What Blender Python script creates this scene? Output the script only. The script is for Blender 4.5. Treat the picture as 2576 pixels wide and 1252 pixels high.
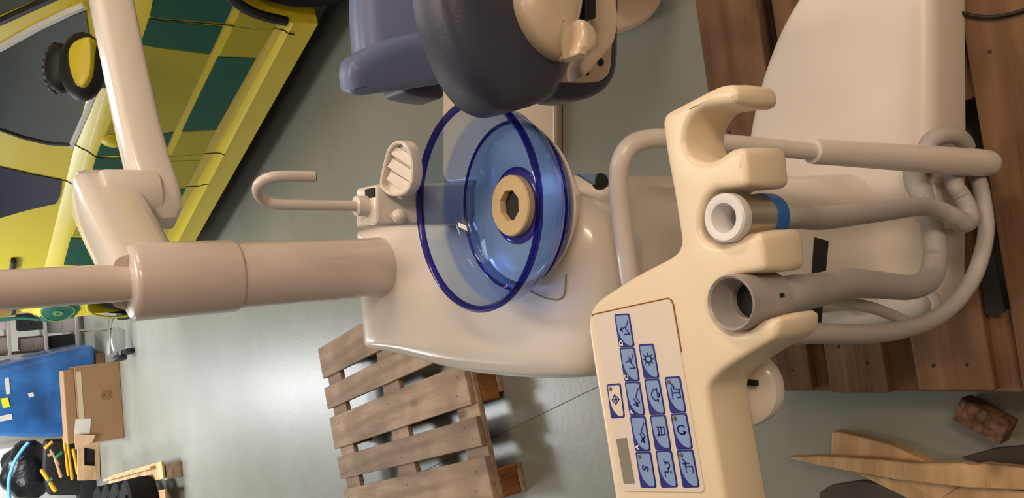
import bpy, bmesh, math, random
from mathutils import Vector, Matrix, noise
random.seed(7)
V = Vector
S = bpy.context.scene
for o in list(bpy.data.objects): bpy.data.objects.remove(o)

# ------------------------------------------------------------------ camera
F_PX, TH, RO, HC = 1950.0, 0.65529384, -0.05168815, 1.644
CF = V((0, math.cos(TH), -math.sin(TH)))
_R = V((1, 0, 0)); _U = V((0, math.sin(TH), math.cos(TH)))
CR = _R*math.cos(RO) + _U*math.sin(RO)
CU = _U*math.cos(RO) - _R*math.sin(RO)
CC = V((0, 0, HC))
cam = bpy.data.cameras.new('camera'); co = bpy.data.objects.new('camera', cam)
S.collection.objects.link(co); S.camera = co
cam.sensor_fit = 'HORIZONTAL'; cam.sensor_width = 36; cam.lens = 36*F_PX/2576
cam.clip_start = 0.02; cam.clip_end = 100
M = Matrix((( -CU.x, CR.x, -CF.x, 0), (-CU.y, CR.y, -CF.y, 0), (-CU.z, CR.z, -CF.z, HC), (0, 0, 0, 1)))
co.matrix_world = M          # the phone was held sideways: the picture's left is up

# ------------------------------------------------------------------ light
w = bpy.data.worlds.new('world'); S.world = w; w.use_nodes = True
w.node_tree.nodes['Background'].inputs[0].default_value = (0.9, 0.84, 0.78, 1)
w.node_tree.nodes['Background'].inputs[1].default_value = 0.10
S.view_settings.view_transform = 'Standard'; S.view_settings.look = 'None'
S.view_settings.gamma = 1; S.view_settings.use_curve_mapping = False
S.view_settings.exposure = 0.11
ZC = 3.5
LAMPS = [  # x, y, length x, length y, watts down, watts up, colour
    (-1.75, 10.2, .35, 2.4, 130, 70, (.92, .96, 1.0)),
    (-1.60, 6.6, .35, 1.6, 95, 60, (.92, .96, 1.0)),
    (1.9, 8.6, .35, 2.4, 110, 60, (.93, .96, 1.0)),
    (-4.2, 7.6, .35, 2.4, 110, 60, (.92, .96, 1.0)),
    (0.5, 1.7, .35, 1.2, 16, 34, (1.0, .86, .74)),
    (1.2, -1.4, .35, 1.5, 44, 30, (1.0, .76, .56)),
    (2.6, 0.8, .35, 1.5, 44, 20, (1.0, .80, .62)),
]
ZL = 3.1
for i, (x, y, lx, ly, wt, wu, c) in enumerate(LAMPS):
    for up, en in ((0, wt), (1, wu)):
        l = bpy.data.lights.new('tube_light', 'AREA'); l.shape = 'RECTANGLE'; l.size = lx; l.size_y = ly
        l.energy = en; l.color = c
        o = bpy.data.objects.new('tube_light', l); S.collection.objects.link(o); o.location = (x, y, ZL+(.055 if up else -.055))
        if up: o.rotation_euler = (math.pi, 0, 0)

# ------------------------------------------------------------------ helpers
def ray(x, y): return CF + CU*((1288-x)/F_PX) + CR*((626-y)/F_PX)
def aY(x, y, Y): d = ray(x, y); return CC + d*(Y/d.y)
def aZ(x, y, z): d = ray(x, y); return CC + d*((z-HC)/d.z)
def aP(x, y, p, n): d = ray(x, y); return CC + d*((p-CC).dot(n)/d.dot(n))

def lin(c): return tuple(((v/255)/12.92 if v/255 <= .04045 else ((v/255+.055)/1.055)**2.4) for v in c)
def mat(name, rgb, rough=.5, metal=0, var=0, scale=8, bump=0, bscale=60, spec=.5, stretch=None, dark=None, coat=0):
    m = bpy.data.materials.new(name); m.use_nodes = True
    nt = m.node_tree; b = nt.nodes['Principled BSDF']
    c = lin(rgb)
    b.inputs['Base Color'].default_value = (*c, 1)
    b.inputs['Roughness'].default_value = rough; b.inputs['Metallic'].default_value = metal
    b.inputs['Specular IOR Level'].default_value = spec
    b.inputs['Coat Weight'].default_value = coat
    tc = nt.nodes.new('ShaderNodeTexCoord')
    src = tc.outputs['Object']
    if stretch:
        mp = nt.nodes.new('ShaderNodeMapping'); mp.inputs['Scale'].default_value = stretch
        nt.links.new(src, mp.inputs[0]); src = mp.outputs[0]
    if var:
        n = nt.nodes.new('ShaderNodeTexNoise'); n.inputs['Scale'].default_value = scale; n.inputs['Detail'].default_value = 5
        nt.links.new(src, n.inputs['Vector'])
        r = nt.nodes.new('ShaderNodeValToRGB')
        d = lin(dark) if dark else tuple(v*(1-var) for v in c)
        r.color_ramp.elements[0].position = .3; r.color_ramp.elements[1].position = .7
        r.color_ramp.elements[0].color = (*d, 1)
        r.color_ramp.elements[1].color = (*[min(1, v*(1+var*.35)) for v in c], 1)
        nt.links.new(n.outputs['Fac'], r.inputs['Fac']); nt.links.new(r.outputs['Color'], b.inputs['Base Color'])
    if bump:
        n2 = nt.nodes.new('ShaderNodeTexNoise'); n2.inputs['Scale'].default_value = bscale
        nt.links.new(src, n2.inputs['Vector'])
        bp = nt.nodes.new('ShaderNodeBump'); bp.inputs['Strength'].default_value = bump; bp.inputs['Distance'].default_value = .01
        nt.links.new(n2.outputs['Fac'], bp.inputs['Height']); nt.links.new(bp.outputs[0], b.inputs['Normal'])
    return m
def wood(name, rgb, dark, ax=0, rough=.75):
    st = [14, 14, 14]; st[ax] = 1.2
    m = mat(name, rgb, rough, var=.5, scale=2.2, bump=.25, bscale=9, stretch=st, dark=dark, spec=.25)
    nt = m.node_tree; b = nt.nodes['Principled BSDF']
    src = b.inputs['Base Color'].links[0].from_socket
    # grey weathering in patches and a few knots
    tc = nt.nodes.new('ShaderNodeTexCoord'); n = nt.nodes.new('ShaderNodeTexNoise'); n.inputs['Scale'].default_value = 5
    nt.links.new(tc.outputs['Object'], n.inputs['Vector'])
    oi = nt.nodes.new('ShaderNodeObjectInfo')
    mx = nt.nodes.new('ShaderNodeMix'); mx.data_type = 'RGBA'; mx.blend_type = 'MULTIPLY'
    rr = nt.nodes.new('ShaderNodeMapRange'); rr.inputs[1].default_value = .35; rr.inputs[2].default_value = .7
    rr.inputs[3].default_value = .72; rr.inputs[4].default_value = 1.1
    nt.links.new(n.outputs['Fac'], rr.inputs[0])
    ml = nt.nodes.new('ShaderNodeMath'); ml.operation = 'MULTIPLY_ADD'; ml.inputs[1].default_value = .25; ml.inputs[2].default_value = .86
    nt.links.new(oi.outputs['Random'], ml.inputs[0])
    m2 = nt.nodes.new('ShaderNodeMath'); m2.operation = 'MULTIPLY'
    nt.links.new(rr.outputs[0], m2.inputs[0]); nt.links.new(ml.outputs[0], m2.inputs[1])
    cb = nt.nodes.new('ShaderNodeCombineColor')
    for k in range(3): nt.links.new(m2.outputs[0], cb.inputs[k])
    ks = [7, 7, 7]; ks[ax] = 3
    km = nt.nodes.new('ShaderNodeMapping'); km.inputs['Scale'].default_value = ks; nt.links.new(tc.outputs['Object'], km.inputs[0])
    ad = nt.nodes.new('ShaderNodeVectorMath'); ad.operation = 'ADD'; nt.links.new(km.outputs[0], ad.inputs[0]); nt.links.new(oi.outputs['Random'], ad.inputs[1])
    vo = nt.nodes.new('ShaderNodeTexVoronoi'); vo.inputs['Scale'].default_value = 1; nt.links.new(ad.outputs[0], vo.inputs['Vector'])
    kr = nt.nodes.new('ShaderNodeMapRange'); kr.inputs[1].default_value = .07; kr.inputs[2].default_value = .15; kr.inputs[3].default_value = .5
    nt.links.new(vo.outputs['Distance'], kr.inputs[0])
    m3 = nt.nodes.new('ShaderNodeMath'); m3.operation = 'MULTIPLY'; nt.links.new(m2.outputs[0], m3.inputs[0]); nt.links.new(kr.outputs[0], m3.inputs[1])
    for k in range(3): nt.links.new(m3.outputs[0], cb.inputs[k])
    mx.inputs['Factor'].default_value = 1
    nt.links.new(src, mx.inputs['A']); nt.links.new(cb.outputs[0], mx.inputs['B'])
    nt.links.new(mx.outputs['Result'], b.inputs['Base Color'])
    return m
def tinted(name, tint, rough=.02):
    m = bpy.data.materials.new(name); m.use_nodes = True; nt = m.node_tree
    nt.nodes.remove(nt.nodes['Principled BSDF']); out = nt.nodes['Material Output']
    t = nt.nodes.new('ShaderNodeBsdfTransparent'); t.inputs[0].default_value = (*tint, 1)
    ge = nt.nodes.new('ShaderNodeNewGeometry'); io = nt.nodes.new('ShaderNodeMapRange')
    io.inputs[3].default_value = 1.45; io.inputs[4].default_value = 1/1.45; nt.links.new(ge.outputs['Backfacing'], io.inputs[0])
    g = nt.nodes.new('ShaderNodeBsdfGlossy'); g.inputs['Roughness'].default_value = rough
    fr = nt.nodes.new('ShaderNodeFresnel'); nt.links.new(io.outputs[0], fr.inputs['IOR'])
    mx = nt.nodes.new('ShaderNodeMixShader')
    nt.links.new(fr.outputs[0], mx.inputs[0]); nt.links.new(t.outputs[0], mx.inputs[1]); nt.links.new(g.outputs[0], mx.inputs[2])
    nt.links.new(mx.outputs[0], out.inputs[0]); return m

class MB:
    def __init__(s): s.v = []; s.f = []; s.mi = []
    def add(s, vs, fs, mi=0):
        b = len(s.v); s.v += [tuple(v) for v in vs]
        for f in fs: s.f.append([b+i for i in f]); s.mi.append(mi)
    def loft(s, loops, cap0=True, cap1=True, mi=0, closed=True):
        n = len(loops[0]); vs = [p for l in loops for p in l]; fs = []
        for k in range(len(loops)-1):
            for i in range(n if closed else n-1):
                j = (i+1) % n
                fs.append([k*n+i, k*n+j, (k+1)*n+j, (k+1)*n+i])
        if cap0: fs.append(list(range(n))[::-1])
        if cap1: fs.append([(len(loops)-1)*n+i for i in range(n)])
        s.add(vs, fs, mi)
    def tube(s, pts, r, seg=14, cap=True, mi=0):
        rs = r if isinstance(r, (list, tuple)) else [r]*len(pts)
        pts = [V(p) for p in pts]; loops = []; up = None
        for i, p in enumerate(pts):
            t = (pts[min(i+1, len(pts)-1)]-pts[max(i-1, 0)]).normalized()
            if up is None:
                up = V((0, 0, 1)) if abs(t.z) < .9 else V((1, 0, 0))
            a = (up - t*up.dot(t)).normalized(); b = t.cross(a); up = a
            loops.append([p+(a*math.cos(q)+b*math.sin(q))*rs[i] for q in [2*math.pi*k/seg for k in range(seg)]])
        s.loft(loops, cap, cap, mi)
    def lathe(s, prof, c, axis=V((0, 0, 1)), seg=48, mi=0, cap0=False, cap1=False, xr=None):
        axis = V(axis).normalized(); a = V((1, 0, 0)) if abs(axis.x) < .9 else V((0, 1, 0))
        a = (a-axis*a.dot(axis)).normalized(); b = axis.cross(a)
        s.loft([[V(c)+axis*z+(a*math.cos(q)+b*math.sin(q))*r for q in [2*math.pi*k/seg for k in range(seg)]] for r, z in prof], cap0, cap1, mi)
    def box(s, c, d, rot=None, bev=0, mi=0):
        bm = bmesh.new(); bmesh.ops.create_cube(bm, size=1)
        for v in bm.verts: v.co = V((v.co.x*d[0], v.co.y*d[1], v.co.z*d[2]))
        if bev: bmesh.ops.bevel(bm, geom=list(bm.edges), offset=bev, segments=2, affect='EDGES', profile=.5)
        m = Matrix.Translation(V(c)) @ (rot.to_4x4() if rot else Matrix.Identity(4))
        bm.verts.index_update()
        s.add([m @ v.co for v in bm.verts], [[v.index for v in f.verts] for f in bm.faces], mi); bm.free()
    def slab(s, pts, n, t, prof=None, mi=0, cen=False):
        """pts: 3D outline on the face; n: outward normal; t: thickness; prof: [(inset, depth)]"""
        n = V(n).normalized(); pts = [V(p) for p in pts]
        N = len(pts); area = V((0, 0, 0))
        for i in range(N): area += pts[i].cross(pts[(i+1) % N])
        if area.dot(n) < 0: pts = pts[::-1]
        inn = []
        for i in range(N):
            e0 = (pts[i]-pts[i-1]); e1 = (pts[(i+1) % N]-pts[i])
            a = n.cross(e0).normalized(); b = n.cross(e1).normalized()
            m = (a+b); L = max(m.length, .35); m.normalize()
            inn.append(m*min(2/L, 1.6))
        if cen:
            c = sum(pts, V())/N; inn = [(c-p).normalized() for p in pts]
        prof = prof or [(0, 0), (0, t)]
        loops = [[p+q*i-n*d for p, q in zip(pts, inn)] for i, d in prof]
        bm = bmesh.new()
        vv = [[bm.verts.new(p) for p in l] for l in loops]
        fs = []
        for k in range(len(loops)-1):
            for i in range(N):
                j = (i+1) % N
                fs.append(bm.faces.new([vv[k][j], vv[k][i], vv[k+1][i], vv[k+1][j]]))
        for l, fl in ((vv[0], False), (vv[-1], True)):
            es = []
            for i in range(N):
                e = bm.edges.get((l[i], l[(i+1) % N])); es.append(e)
            bmesh.ops.triangle_fill(bm, edges=es, use_beauty=True)
        bmesh.ops.recalc_face_normals(bm, faces=bm.faces)
        bm.verts.index_update()
        s.add([v.co for v in bm.verts], [[v.index for v in f.verts] for f in bm.faces], mi); bm.free()
    def obj(s, name, mats, parent=None, smooth=35, loc=None):
        me = bpy.data.meshes.new(name); me.from_pydata(s.v, [], s.f)
        if not isinstance(mats, (list, tuple)): mats = [mats]
        for m in mats: me.materials.append(m)
        for p, k in zip(me.polygons, s.mi): p.material_index = k
        me.validate(); me.update()
        bm = bmesh.new(); bm.from_mesh(me); bmesh.ops.recalc_face_normals(bm, faces=bm.faces); bm.to_mesh(me); bm.free()
        if smooth:
            for p in me.polygons: p.use_smooth = True
            me.set_sharp_from_angle(angle=math.radians(smooth))
        o = bpy.data.objects.new(name, me); S.collection.objects.link(o)
        if parent:
            o.parent = parent
            t = V((0, 0, 0)); q = parent
            while q: t += q.location; q = q.parent
            me.transform(Matrix.Translation(-t))
        elif loc is not None:
            me.transform(Matrix.Translation(-V(loc))); o.location = loc
        return o
def thing(name, label, cat, loc=(0, 0, 0), group=None):
    o = bpy.data.objects.new(name, None); S.collection.objects.link(o); o.location = loc; o.empty_display_size = .1
    return tag(o, label, cat, group)
def tag(o, label, cat, group=None):
    o['label'] = label; o['category'] = cat
    if group: o['group'] = group
    return o
def struct(o): o['kind'] = 'structure'; return o
def fillet(pts, r, n=5):
    pts = [V(p) for p in pts]; out = []; N = len(pts)
    rs = r if isinstance(r, (list, tuple)) else [r]*N
    for i in range(N):
        p = pts[i]; a = pts[i-1]-p; b = pts[(i+1) % N]-p
        k = min(rs[i], .48*a.length, .48*b.length)
        if k < 1e-5: out.append(p); continue
        A = p+a.normalized()*k; B = p+b.normalized()*k
        for j in range(n+1):
            t = j/n; out.append(A*(1-t)**2+p*2*t*(1-t)+B*t*t)
    return out
def smooth_path(pts, n=8):
    pts = [V(p) for p in pts]; P = [pts[0]*2-pts[1]]+pts+[pts[-1]*2-pts[-2]]; out = []
    for i in range(1, len(P)-2):
        a, b, c, d = P[i-1:i+3]
        for j in range(n):
            t = j/n
            out.append(.5*((2*b)+(c-a)*t+(2*a-5*b+4*c-d)*t*t+(-a+3*b-3*c+d)*t**3))
    out.append(pts[-1]); return out
def rprof(r, t, n=5, bot=None):
    """rounded edge profile: inset r at the face easing to 0, straight down to t"""
    p = [(r*(1-math.sin(a)), r*(1-math.cos(a))) for a in [math.pi/2*k/n for k in range(n+1)]]
    b = bot if bot is not None else min(r*.5, t*.3)
    p += [(b*(1-math.cos(a)), t-b*(1-math.sin(a))) for a in [math.pi/2*k/3 for k in range(4)]]
    return p
def text_mesh(txt, size):
    c = bpy.data.curves.new('t', 'FONT'); c.body = txt; c.size = size; c.offset = size*.035; c.align_x = 'CENTER'; c.align_y = 'CENTER'
    o = bpy.data.objects.new('t', c); S.collection.objects.link(o)
    bpy.context.view_layer.update()
    me = bpy.data.meshes.new_from_object(o.evaluated_get(bpy.context.evaluated_depsgraph_get()))
    vs = [v.co.copy() for v in me.vertices]; fs = [list(p.vertices) for p in me.polygons]
    bpy.data.objects.remove(o); bpy.data.meshes.remove(me); return vs, fs

# ------------------------------------------------------------------ materials
WHITE = mat('white_plastic', (231, 222, 213), .22, coat=.3, spec=.45, var=.03, scale=3)
WHITE2 = mat('white_painted_metal', (226, 211, 203), .2, coat=.4, var=.03, scale=3)
TUBEW = mat('white_tube', (226, 216, 208), .3, var=.03, scale=5)
CREAM = mat('yellowed_cream_plastic', (236, 218, 190), .32, var=.04, scale=6, bump=.02, bscale=400)
KEYPAD = mat('pale_membrane', (226, 212, 200), .45, var=.02)
NAVY = mat('navy_key_print', (26, 34, 130), .4, var=.05)
LBLUE = mat('light_blue_key_print', (132, 160, 208), .4, var=.04)
LETTER = mat('pale_letter_print', (228, 228, 235), .4)
LCD = mat('grey_display', (140, 136, 124), .25, var=.05)
HOSE = mat('grey_hose_rubber', (188, 181, 177), .5, var=.04, scale=30)
GREYP = mat('grey_plastic', (166, 159, 156), .35, var=.05)
TIPW = mat('white_nylon', (228, 226, 226), .35, var=.02)
STEEL = mat('brushed_steel', (190, 180, 168), .25, metal=1, var=.1, scale=20)
BLUEB = mat('blue_band_plastic', (20, 95, 175), .4, var=.05)
DARK = mat('dark_cavity', (14, 13, 13), .6, var=.1)
BLACK = mat('black_rubber', (20, 19, 20), .55, var=.15, scale=10)
TAPE = mat('black_strap_webbing', (16, 15, 15), .7, var=.2, scale=60)
UPHOL = mat('slate_blue_vinyl', (102, 112, 152), .42, var=.06, scale=5, bump=.05, bscale=300)
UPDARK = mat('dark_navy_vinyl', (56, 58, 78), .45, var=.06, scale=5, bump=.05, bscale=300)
CHCREAM = mat('chair_cream_plastic', (214, 192, 168), .3, coat=.3, var=.03)
BEIGE = mat('beige_drain_plastic', (205, 178, 132), .5, var=.03)
BGLASS = tinted('clear_blue_bowl_wall', (.77, .845, .945))
BFLOOR = tinted('blue_bowl_floor', (.70, .82, .985))
BLOW = tinted('thick_blue_bowl_base', (.58, .70, .95))
BSKIRT = tinted('blue_bowl_skirt', (.56, .66, .93))
BRIM = tinted('deep_blue_bowl_rim', (.24, .22, .64))
WOODX = wood('weathered_pallet_wood', (180, 154, 132), (154, 128, 106), 0)
WOODD = wood('brown_pallet_wood', (128, 97, 72), (104, 77, 56), 0)
WOODR = wood('reddish_block_wood', (176, 118, 70), (120, 74, 40), 2)
PINE = wood('raw_pine', (206, 170, 126), (188, 150, 108), 0)
CHIP = mat('pressed_chip_wood', (128, 92, 66), .85, var=.6, scale=60, bump=.9, bscale=90, dark=(60, 40, 28))
YEL = mat('yellow_paint', (220, 200, 44), .38, coat=.05, var=.02, scale=2)
OLIVE = mat('reflective_yellow_film', (168, 158, 10), .5, var=.03, scale=3)
PALEY = mat('pale_yellow_paint', (206, 184, 78), .55, var=.03)
GREEN = mat('reflective_green_film', (0, 84, 66), .5, var=.06, scale=3, spec=.3)
LGREEN = mat('pale_green_print', (92, 140, 78), .35, var=.05)
VGLASS = mat('dark_vehicle_glass', (70, 82, 86), .06, var=.15, scale=1.5, coat=.5)
VNAVY = mat('navy_tinted_glass', (26, 36, 72), .06, var=.25, scale=2.5, coat=.5)
TRIMW = mat('bright_window_trim', (232, 232, 232), .25, metal=.3, var=.02)
CHROME = mat('chrome_trim', (225, 225, 225), .12, metal=1, var=.03)
TYRE = mat('tyre_rubber', (20, 18, 18), .75, var=.2, scale=14, spec=.2)
CARD = mat('brown_cardboard', (150, 113, 78), .8, var=.08, scale=4)
CARDD = mat('pale_cardboard_tape', (196, 176, 148), .5, var=.05)  # pale tape colour, also on the beige shelf boxes
PAPER = mat('white_paper_label', (214, 208, 198), .6, var=.03)
PLAST = mat('blue_plastic_wrap', (54, 116, 186), .2, var=.35, scale=2.2, bump=.9, bscale=5, coat=.3, dark=(34, 62, 112))
BAG = mat('black_bin_bag', (22, 25, 30), .3, var=.5, scale=6, bump=.8, bscale=14)
TOOLY = mat('tool_yellow_plastic', (232, 172, 30), .45, var=.08)
TOOLG = mat('tool_green_plastic', (20, 120, 84), .45, var=.08)
SKYB = mat('sky_blue_webbing', (96, 176, 224), .6, var=.08)
YTAG = mat('yellow_tag_paper', (235, 225, 40), .5, var=.04)
SHELFM = mat('grey_shelf_steel', (170, 160, 155), .4, var=.08, metal=.3)
GREYM = mat('dull_grey_box', (120, 108, 100), .6, var=.15)
MAUVE = mat('pinkish_grey_box', (168, 146, 148), .6, var=.1)

# ------------------------------------------------------------------ room
def floor_mat():
    m = mat('polished_epoxy_floor', (132, 131, 122), .2, spec=.6)
    nt = m.node_tree; b = nt.nodes['Principled BSDF']
    tc = nt.nodes.new('ShaderNodeTexCoord')
    def ns(sc, det=4):
        n = nt.nodes.new('ShaderNodeTexNoise'); n.inputs['Scale'].default_value = sc; n.inputs['Detail'].default_value = det
        nt.links.new(tc.outputs['Object'], n.inputs['Vector']); return n
    n1 = ns(.9); r1 = nt.nodes.new('ShaderNodeValToRGB')
    r1.color_ramp.elements[0].position = .35; r1.color_ramp.elements[1].position = .65
    r1.color_ramp.elements[0].color = (*lin((128, 127, 116)), 1); r1.color_ramp.elements[1].color = (*lin((140, 140, 132)), 1)
    nt.links.new(n1.outputs['Fac'], r1.inputs[0])
    n2 = ns(6, 6); r2 = nt.nodes.new('ShaderNodeValToRGB')
    r2.color_ramp.elements[0].position = .22; r2.color_ramp.elements[1].position = .42
    r2.color_ramp.elements[0].color = (.62, .58, .5, 1); r2.color_ramp.elements[1].color = (1, 1, 1, 1)
    nt.links.new(n2.outputs['Fac'], r2.inputs[0])
    mx = nt.nodes.new('ShaderNodeMix'); mx.data_type = 'RGBA'; mx.blend_type = 'MULTIPLY'; mx.inputs['Factor'].default_value = .3
    nt.links.new(r1.outputs[0], mx.inputs['A']); nt.links.new(r2.outputs[0], mx.inputs['B'])
    nt.links.new(mx.outputs['Result'], b.inputs['Base Color'])
    n3 = ns(1.5, 2); mr = nt.nodes.new('ShaderNodeMapRange'); mr.inputs[3].default_value = .31; mr.inputs[4].default_value = .37
    nt.links.new(n3.outputs['Fac'], mr.inputs[0]); nt.links.new(mr.outputs[0], b.inputs['Roughness'])
    n4 = ns(45); bp = nt.nodes.new('ShaderNodeBump'); bp.inputs['Strength'].default_value = .05; bp.inputs['Distance'].default_value = .01
    nt.links.new(n4.outputs['Fac'], bp.inputs['Height']); nt.links.new(bp.outputs[0], b.inputs['Normal'])
    return m
FLOOR = floor_mat()
WALL = mat('pale_wall_paint', (190, 184, 172), .8, var=.06, scale=1.2)
CEIL = mat('white_ceiling_paint', (196, 194, 188), .9, var=.04, scale=1)
X0, X1, Y0, Y1 = -6.5, 5.5, -3.0, 13.0
def setting(name, c, d, m):
    b = MB(); b.box(c, d); return struct(b.obj(name, m, smooth=0))
setting('floor', ((X0+X1)/2, (Y0+Y1)/2, -.05), (X1-X0, Y1-Y0, .1), FLOOR)
setting('ceiling', ((X0+X1)/2, (Y0+Y1)/2, ZC+.05), (X1-X0, Y1-Y0, .1), CEIL)
setting('wall_back', ((X0+X1)/2, Y1+.05, ZC/2), (X1-X0, .1, ZC), WALL)
setting('wall_front', ((X0+X1)/2, Y0-.05, ZC/2), (X1-X0, .1, ZC), WALL)
setting('wall_left', (X0-.05, (Y0+Y1)/2, ZC/2), (.1, Y1-Y0, ZC), WALL)
setting('wall_right', (X1+.05, (Y0+Y1)/2, ZC/2), (.1, Y1-Y0, ZC), WALL)
# expansion joint in the floor beside the loose pallet
a, b_ = aZ(1230, 1105, 0), aZ(1560, 945, 0); d = (b_-a).normalized(); p = V((-d.y, d.x, 0))*.0014
mb = MB(); A, B = a-d*1.2, b_+d*1.5
mb.add([A-p+V((0, 0, .0008)), A+p+V((0, 0, .0008)), B+p+V((0, 0, .0008)), B-p+V((0, 0, .0008)), A-p-V((0, 0, .004)), A+p-V((0, 0, .004)), B+p-V((0, 0, .004)), B-p-V((0, 0, .004))],
       [[0, 1, 2, 3], [4, 7, 6, 5], [0, 4, 5, 1], [1, 5, 6, 2], [2, 6, 7, 3], [3, 7, 4, 0]])
struct(mb.obj('trim_1', mat('floor_joint_sealant', (104, 102, 94), .7, var=.2), smooth=0))
for i, (x, y, lx, ly, wt, wu, c) in enumerate(LAMPS):
    t = thing('ceiling_lamp', ['tube lamp on the ceiling over the far stored goods', 'tube lamp on the ceiling over the open floor', 'tube lamp on the ceiling over the ambulance',
        'tube lamp on the ceiling at the far left', 'small tube lamp on the ceiling over the loose pallet', 'warm tube lamp on the ceiling behind the viewer', 'warm tube lamp on the ceiling over the dental chair'][i], 'lamp', (x, y, ZC), 'ceiling tube lamps')
    m = MB(); m.box((x, y, ZL), (lx+.06, ly+.06, .1), bev=.01); m.obj('housing', SHELFM, t)
    for k in (-1, 1): m = MB(); m.tube([(x, y+k*ly*.4, ZL+.04), (x, y+k*ly*.4, ZC)], .008, 8); m.obj('hanger', SHELFM, t)

# ------------------------------------------------------------------ ambulance
P0 = V((1.033, 3.194, 0)); DV = V((-.391, .921, 0)).normalized(); NO = V((-.921, -.391, 0)).normalized()
OFF = [(.1, -.06), (.19, -.03), (.2, 0), (.29, .010), (.315, .016), (.34, .002), (.37, -.002), (.6, .018), (.85, .03), (.93, .022), (.98, -.005), (1.01, -.03), (1.35, -.11), (1.7, -.21), (1.82, -.3), (1.9, -.45)]
def off(z):
    if z <= OFF[0][0]: return OFF[0][1]
    for (a, x), (b, y) in zip(OFF, OFF[1:]):
        if z <= b: return x+(y-x)*(z-a)/(b-a)
    return OFF[-1][1]
def vp(s, z, o=0): return P0+DV*s+V((0, 0, z))+NO*(off(z)+o)
def on_van(x, y):
    o = 0
    for _ in range(20):
        p = aP(x, y, P0+NO*o, NO); o = o*.5+.5*off(p.z)
    return (p-P0).dot(DV), p.z
def ztop(s):
    T = [(-1.35, .55), (-1.25, .82), (-1.0, .93), (-.2, .99), (-.03, 1.05), (.066, 1.115), (.505, 1.418), (1.05, 1.80), (1.25, 1.88), (3.35, 1.88), (3.6, 1.8), (3.71, 1.2), (3.75, .6)]
    for (a, x), (b, y) in zip(T, T[1:]):
        if s <= b: return x+(y-x)*(s-a)/(b-a)
    return T[-1][1]
WC = [(-.37, .34), (3.18, .33)]; WR = .37
def zbot(s):
    z = .2
    for c, h in WC:
        d = abs(s-c)
        if d < WR: z = max(z, h+math.sqrt(WR*WR-d*d))
    return z
W = 1.72
ss = sorted(set([round(-1.35+.05*i, 3) for i in range(100) if -1.35+.05*i <= 3.75] + [c+WR*math.cos(math.pi*k/16) for c, h in WC for k in range(17)] + [-.03, .066, .505, 1.05, 3.71]))
zr = [.2, .29, .315, .335, .36, .48, .6, .72, .85, .93, .98, 1.01, 1.1, 1.2, 1.35, 1.5, 1.7, 1.82, 1.88]
amb = thing('ambulance', 'yellow ambulance van with green checks parked behind the dental unit', 'vehicle', P0+DV*1.5-NO*.8)
body = MB(); loops = []
for s in ss:
    zt = max(ztop(s), .56); zb = min(zbot(s), zt-.02); zz = [min(max(z, zb), zt) for z in zr]
    taper = 0 if s < 3.3 else -.16*((s-3.3)/.45)**2
    l = [vp(s, z, taper) for z in zz] + [P0+DV*s+V((0, 0, z))-NO*(W+off(z)+taper) for z in zz[::-1]]
    loops.append(l)
body.loft(loops)
body.obj('body', YEL, amb, 25)
def decal(pts, name, m, t=.004, lift=.0, sub=6, parent=amb, px=True):
    """film or glass piece that follows the side of the van: a grid patch with thickness"""
    sz = [on_van(*p) if px else p for p in pts]
    bm = bmesh.new(); vs = [bm.verts.new((s, z, 0)) for s, z in sz]; f = bm.faces.new(vs)
    if len(vs) > 4: bmesh.ops.triangulate(bm, faces=[f])
    bmesh.ops.subdivide_edges(bm, edges=list(bm.edges), cuts=sub, use_grid_fill=True)
    bmesh.ops.triangulate(bm, faces=list(bm.faces))
    bm.verts.index_update(); top = [vp(v.co.x, v.co.y, lift+t) for v in bm.verts]; bot = [vp(v.co.x, v.co.y, lift-.002) for v in bm.verts]
    n = len(top); q = MB(); fs = [[v.index for v in f.verts] for f in bm.faces]; bd = [[v.index for v in e.verts] for e in bm.edges if e.is_boundary]
    bm.free()
    q.add(top+bot, fs+[[i+n for i in f[::-1]] for f in fs]+[[a, b, b+n, a+n] for a, b in bd])
    return q.obj(name, m, parent, 30)
for g in [[(391, -40), (600, -25), (582, 20), (565, 57), (377, 40)], [(374, 46), (560, 66), (528, 134), (354, 109)], [(548, 142), (644, 144), (543, 325), (458, 328)],
          [(253, 363), (436, 331), (416, 378), (243, 390)], [(241, 396), (413, 384), (380, 448), (225, 452)], [(420, 478), (467, 473), (436, 530), (392, 540)],
          [(178, 597), (330, 590), (290, 664), (160, 664)], [(116, 752), (192, 752), (202, 776), (186, 796), (154, 804), (98, 804), (105, 792)]]:
    decal(g, 'green_check', GREEN)
decal([(-20, 800), (98, 801), (98, 806), (-20, 809)], 'green_check', GREEN, sub=2)
for g in [[(602, 30), (700, 50), (644, 141), (552, 140)], [(359, 112), (526, 137), (437, 328), (255, 360)], [(458, 331), (540, 328), (504, 398), (424, 402)], [(422, 406), (502, 402), (468, 469), (396, 476)],
          [(240, 460), (372, 455), (310, 585), (182, 592)]]:
    decal(g, 'yellow_check', OLIVE)
# pale sill band
decal([(696, 54), (722, 50), (440, 560), (410, 600), (392, 585)], 'sill_band', PALEY, t=.002)
# swirl badge on the far green check
q = MB(); sc, zc = on_van(146, 786)
for rr_, w_ in ((.10, .010), (.022, .02)):
    n = 28; lo = [[vp(sc+math.cos(2*math.pi*k/n)*(rr_+dr)*1.5, zc+math.sin(2*math.pi*k/n)*(rr_+dr), oo) for k in range(n)] for dr, oo in ((-w_/2, .004), (-w_/2, .008), (w_/2, .008), (w_/2, .004))]
    q.loft(lo, False, False)
q.obj('badge_ring', LGREEN, amb)
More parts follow.
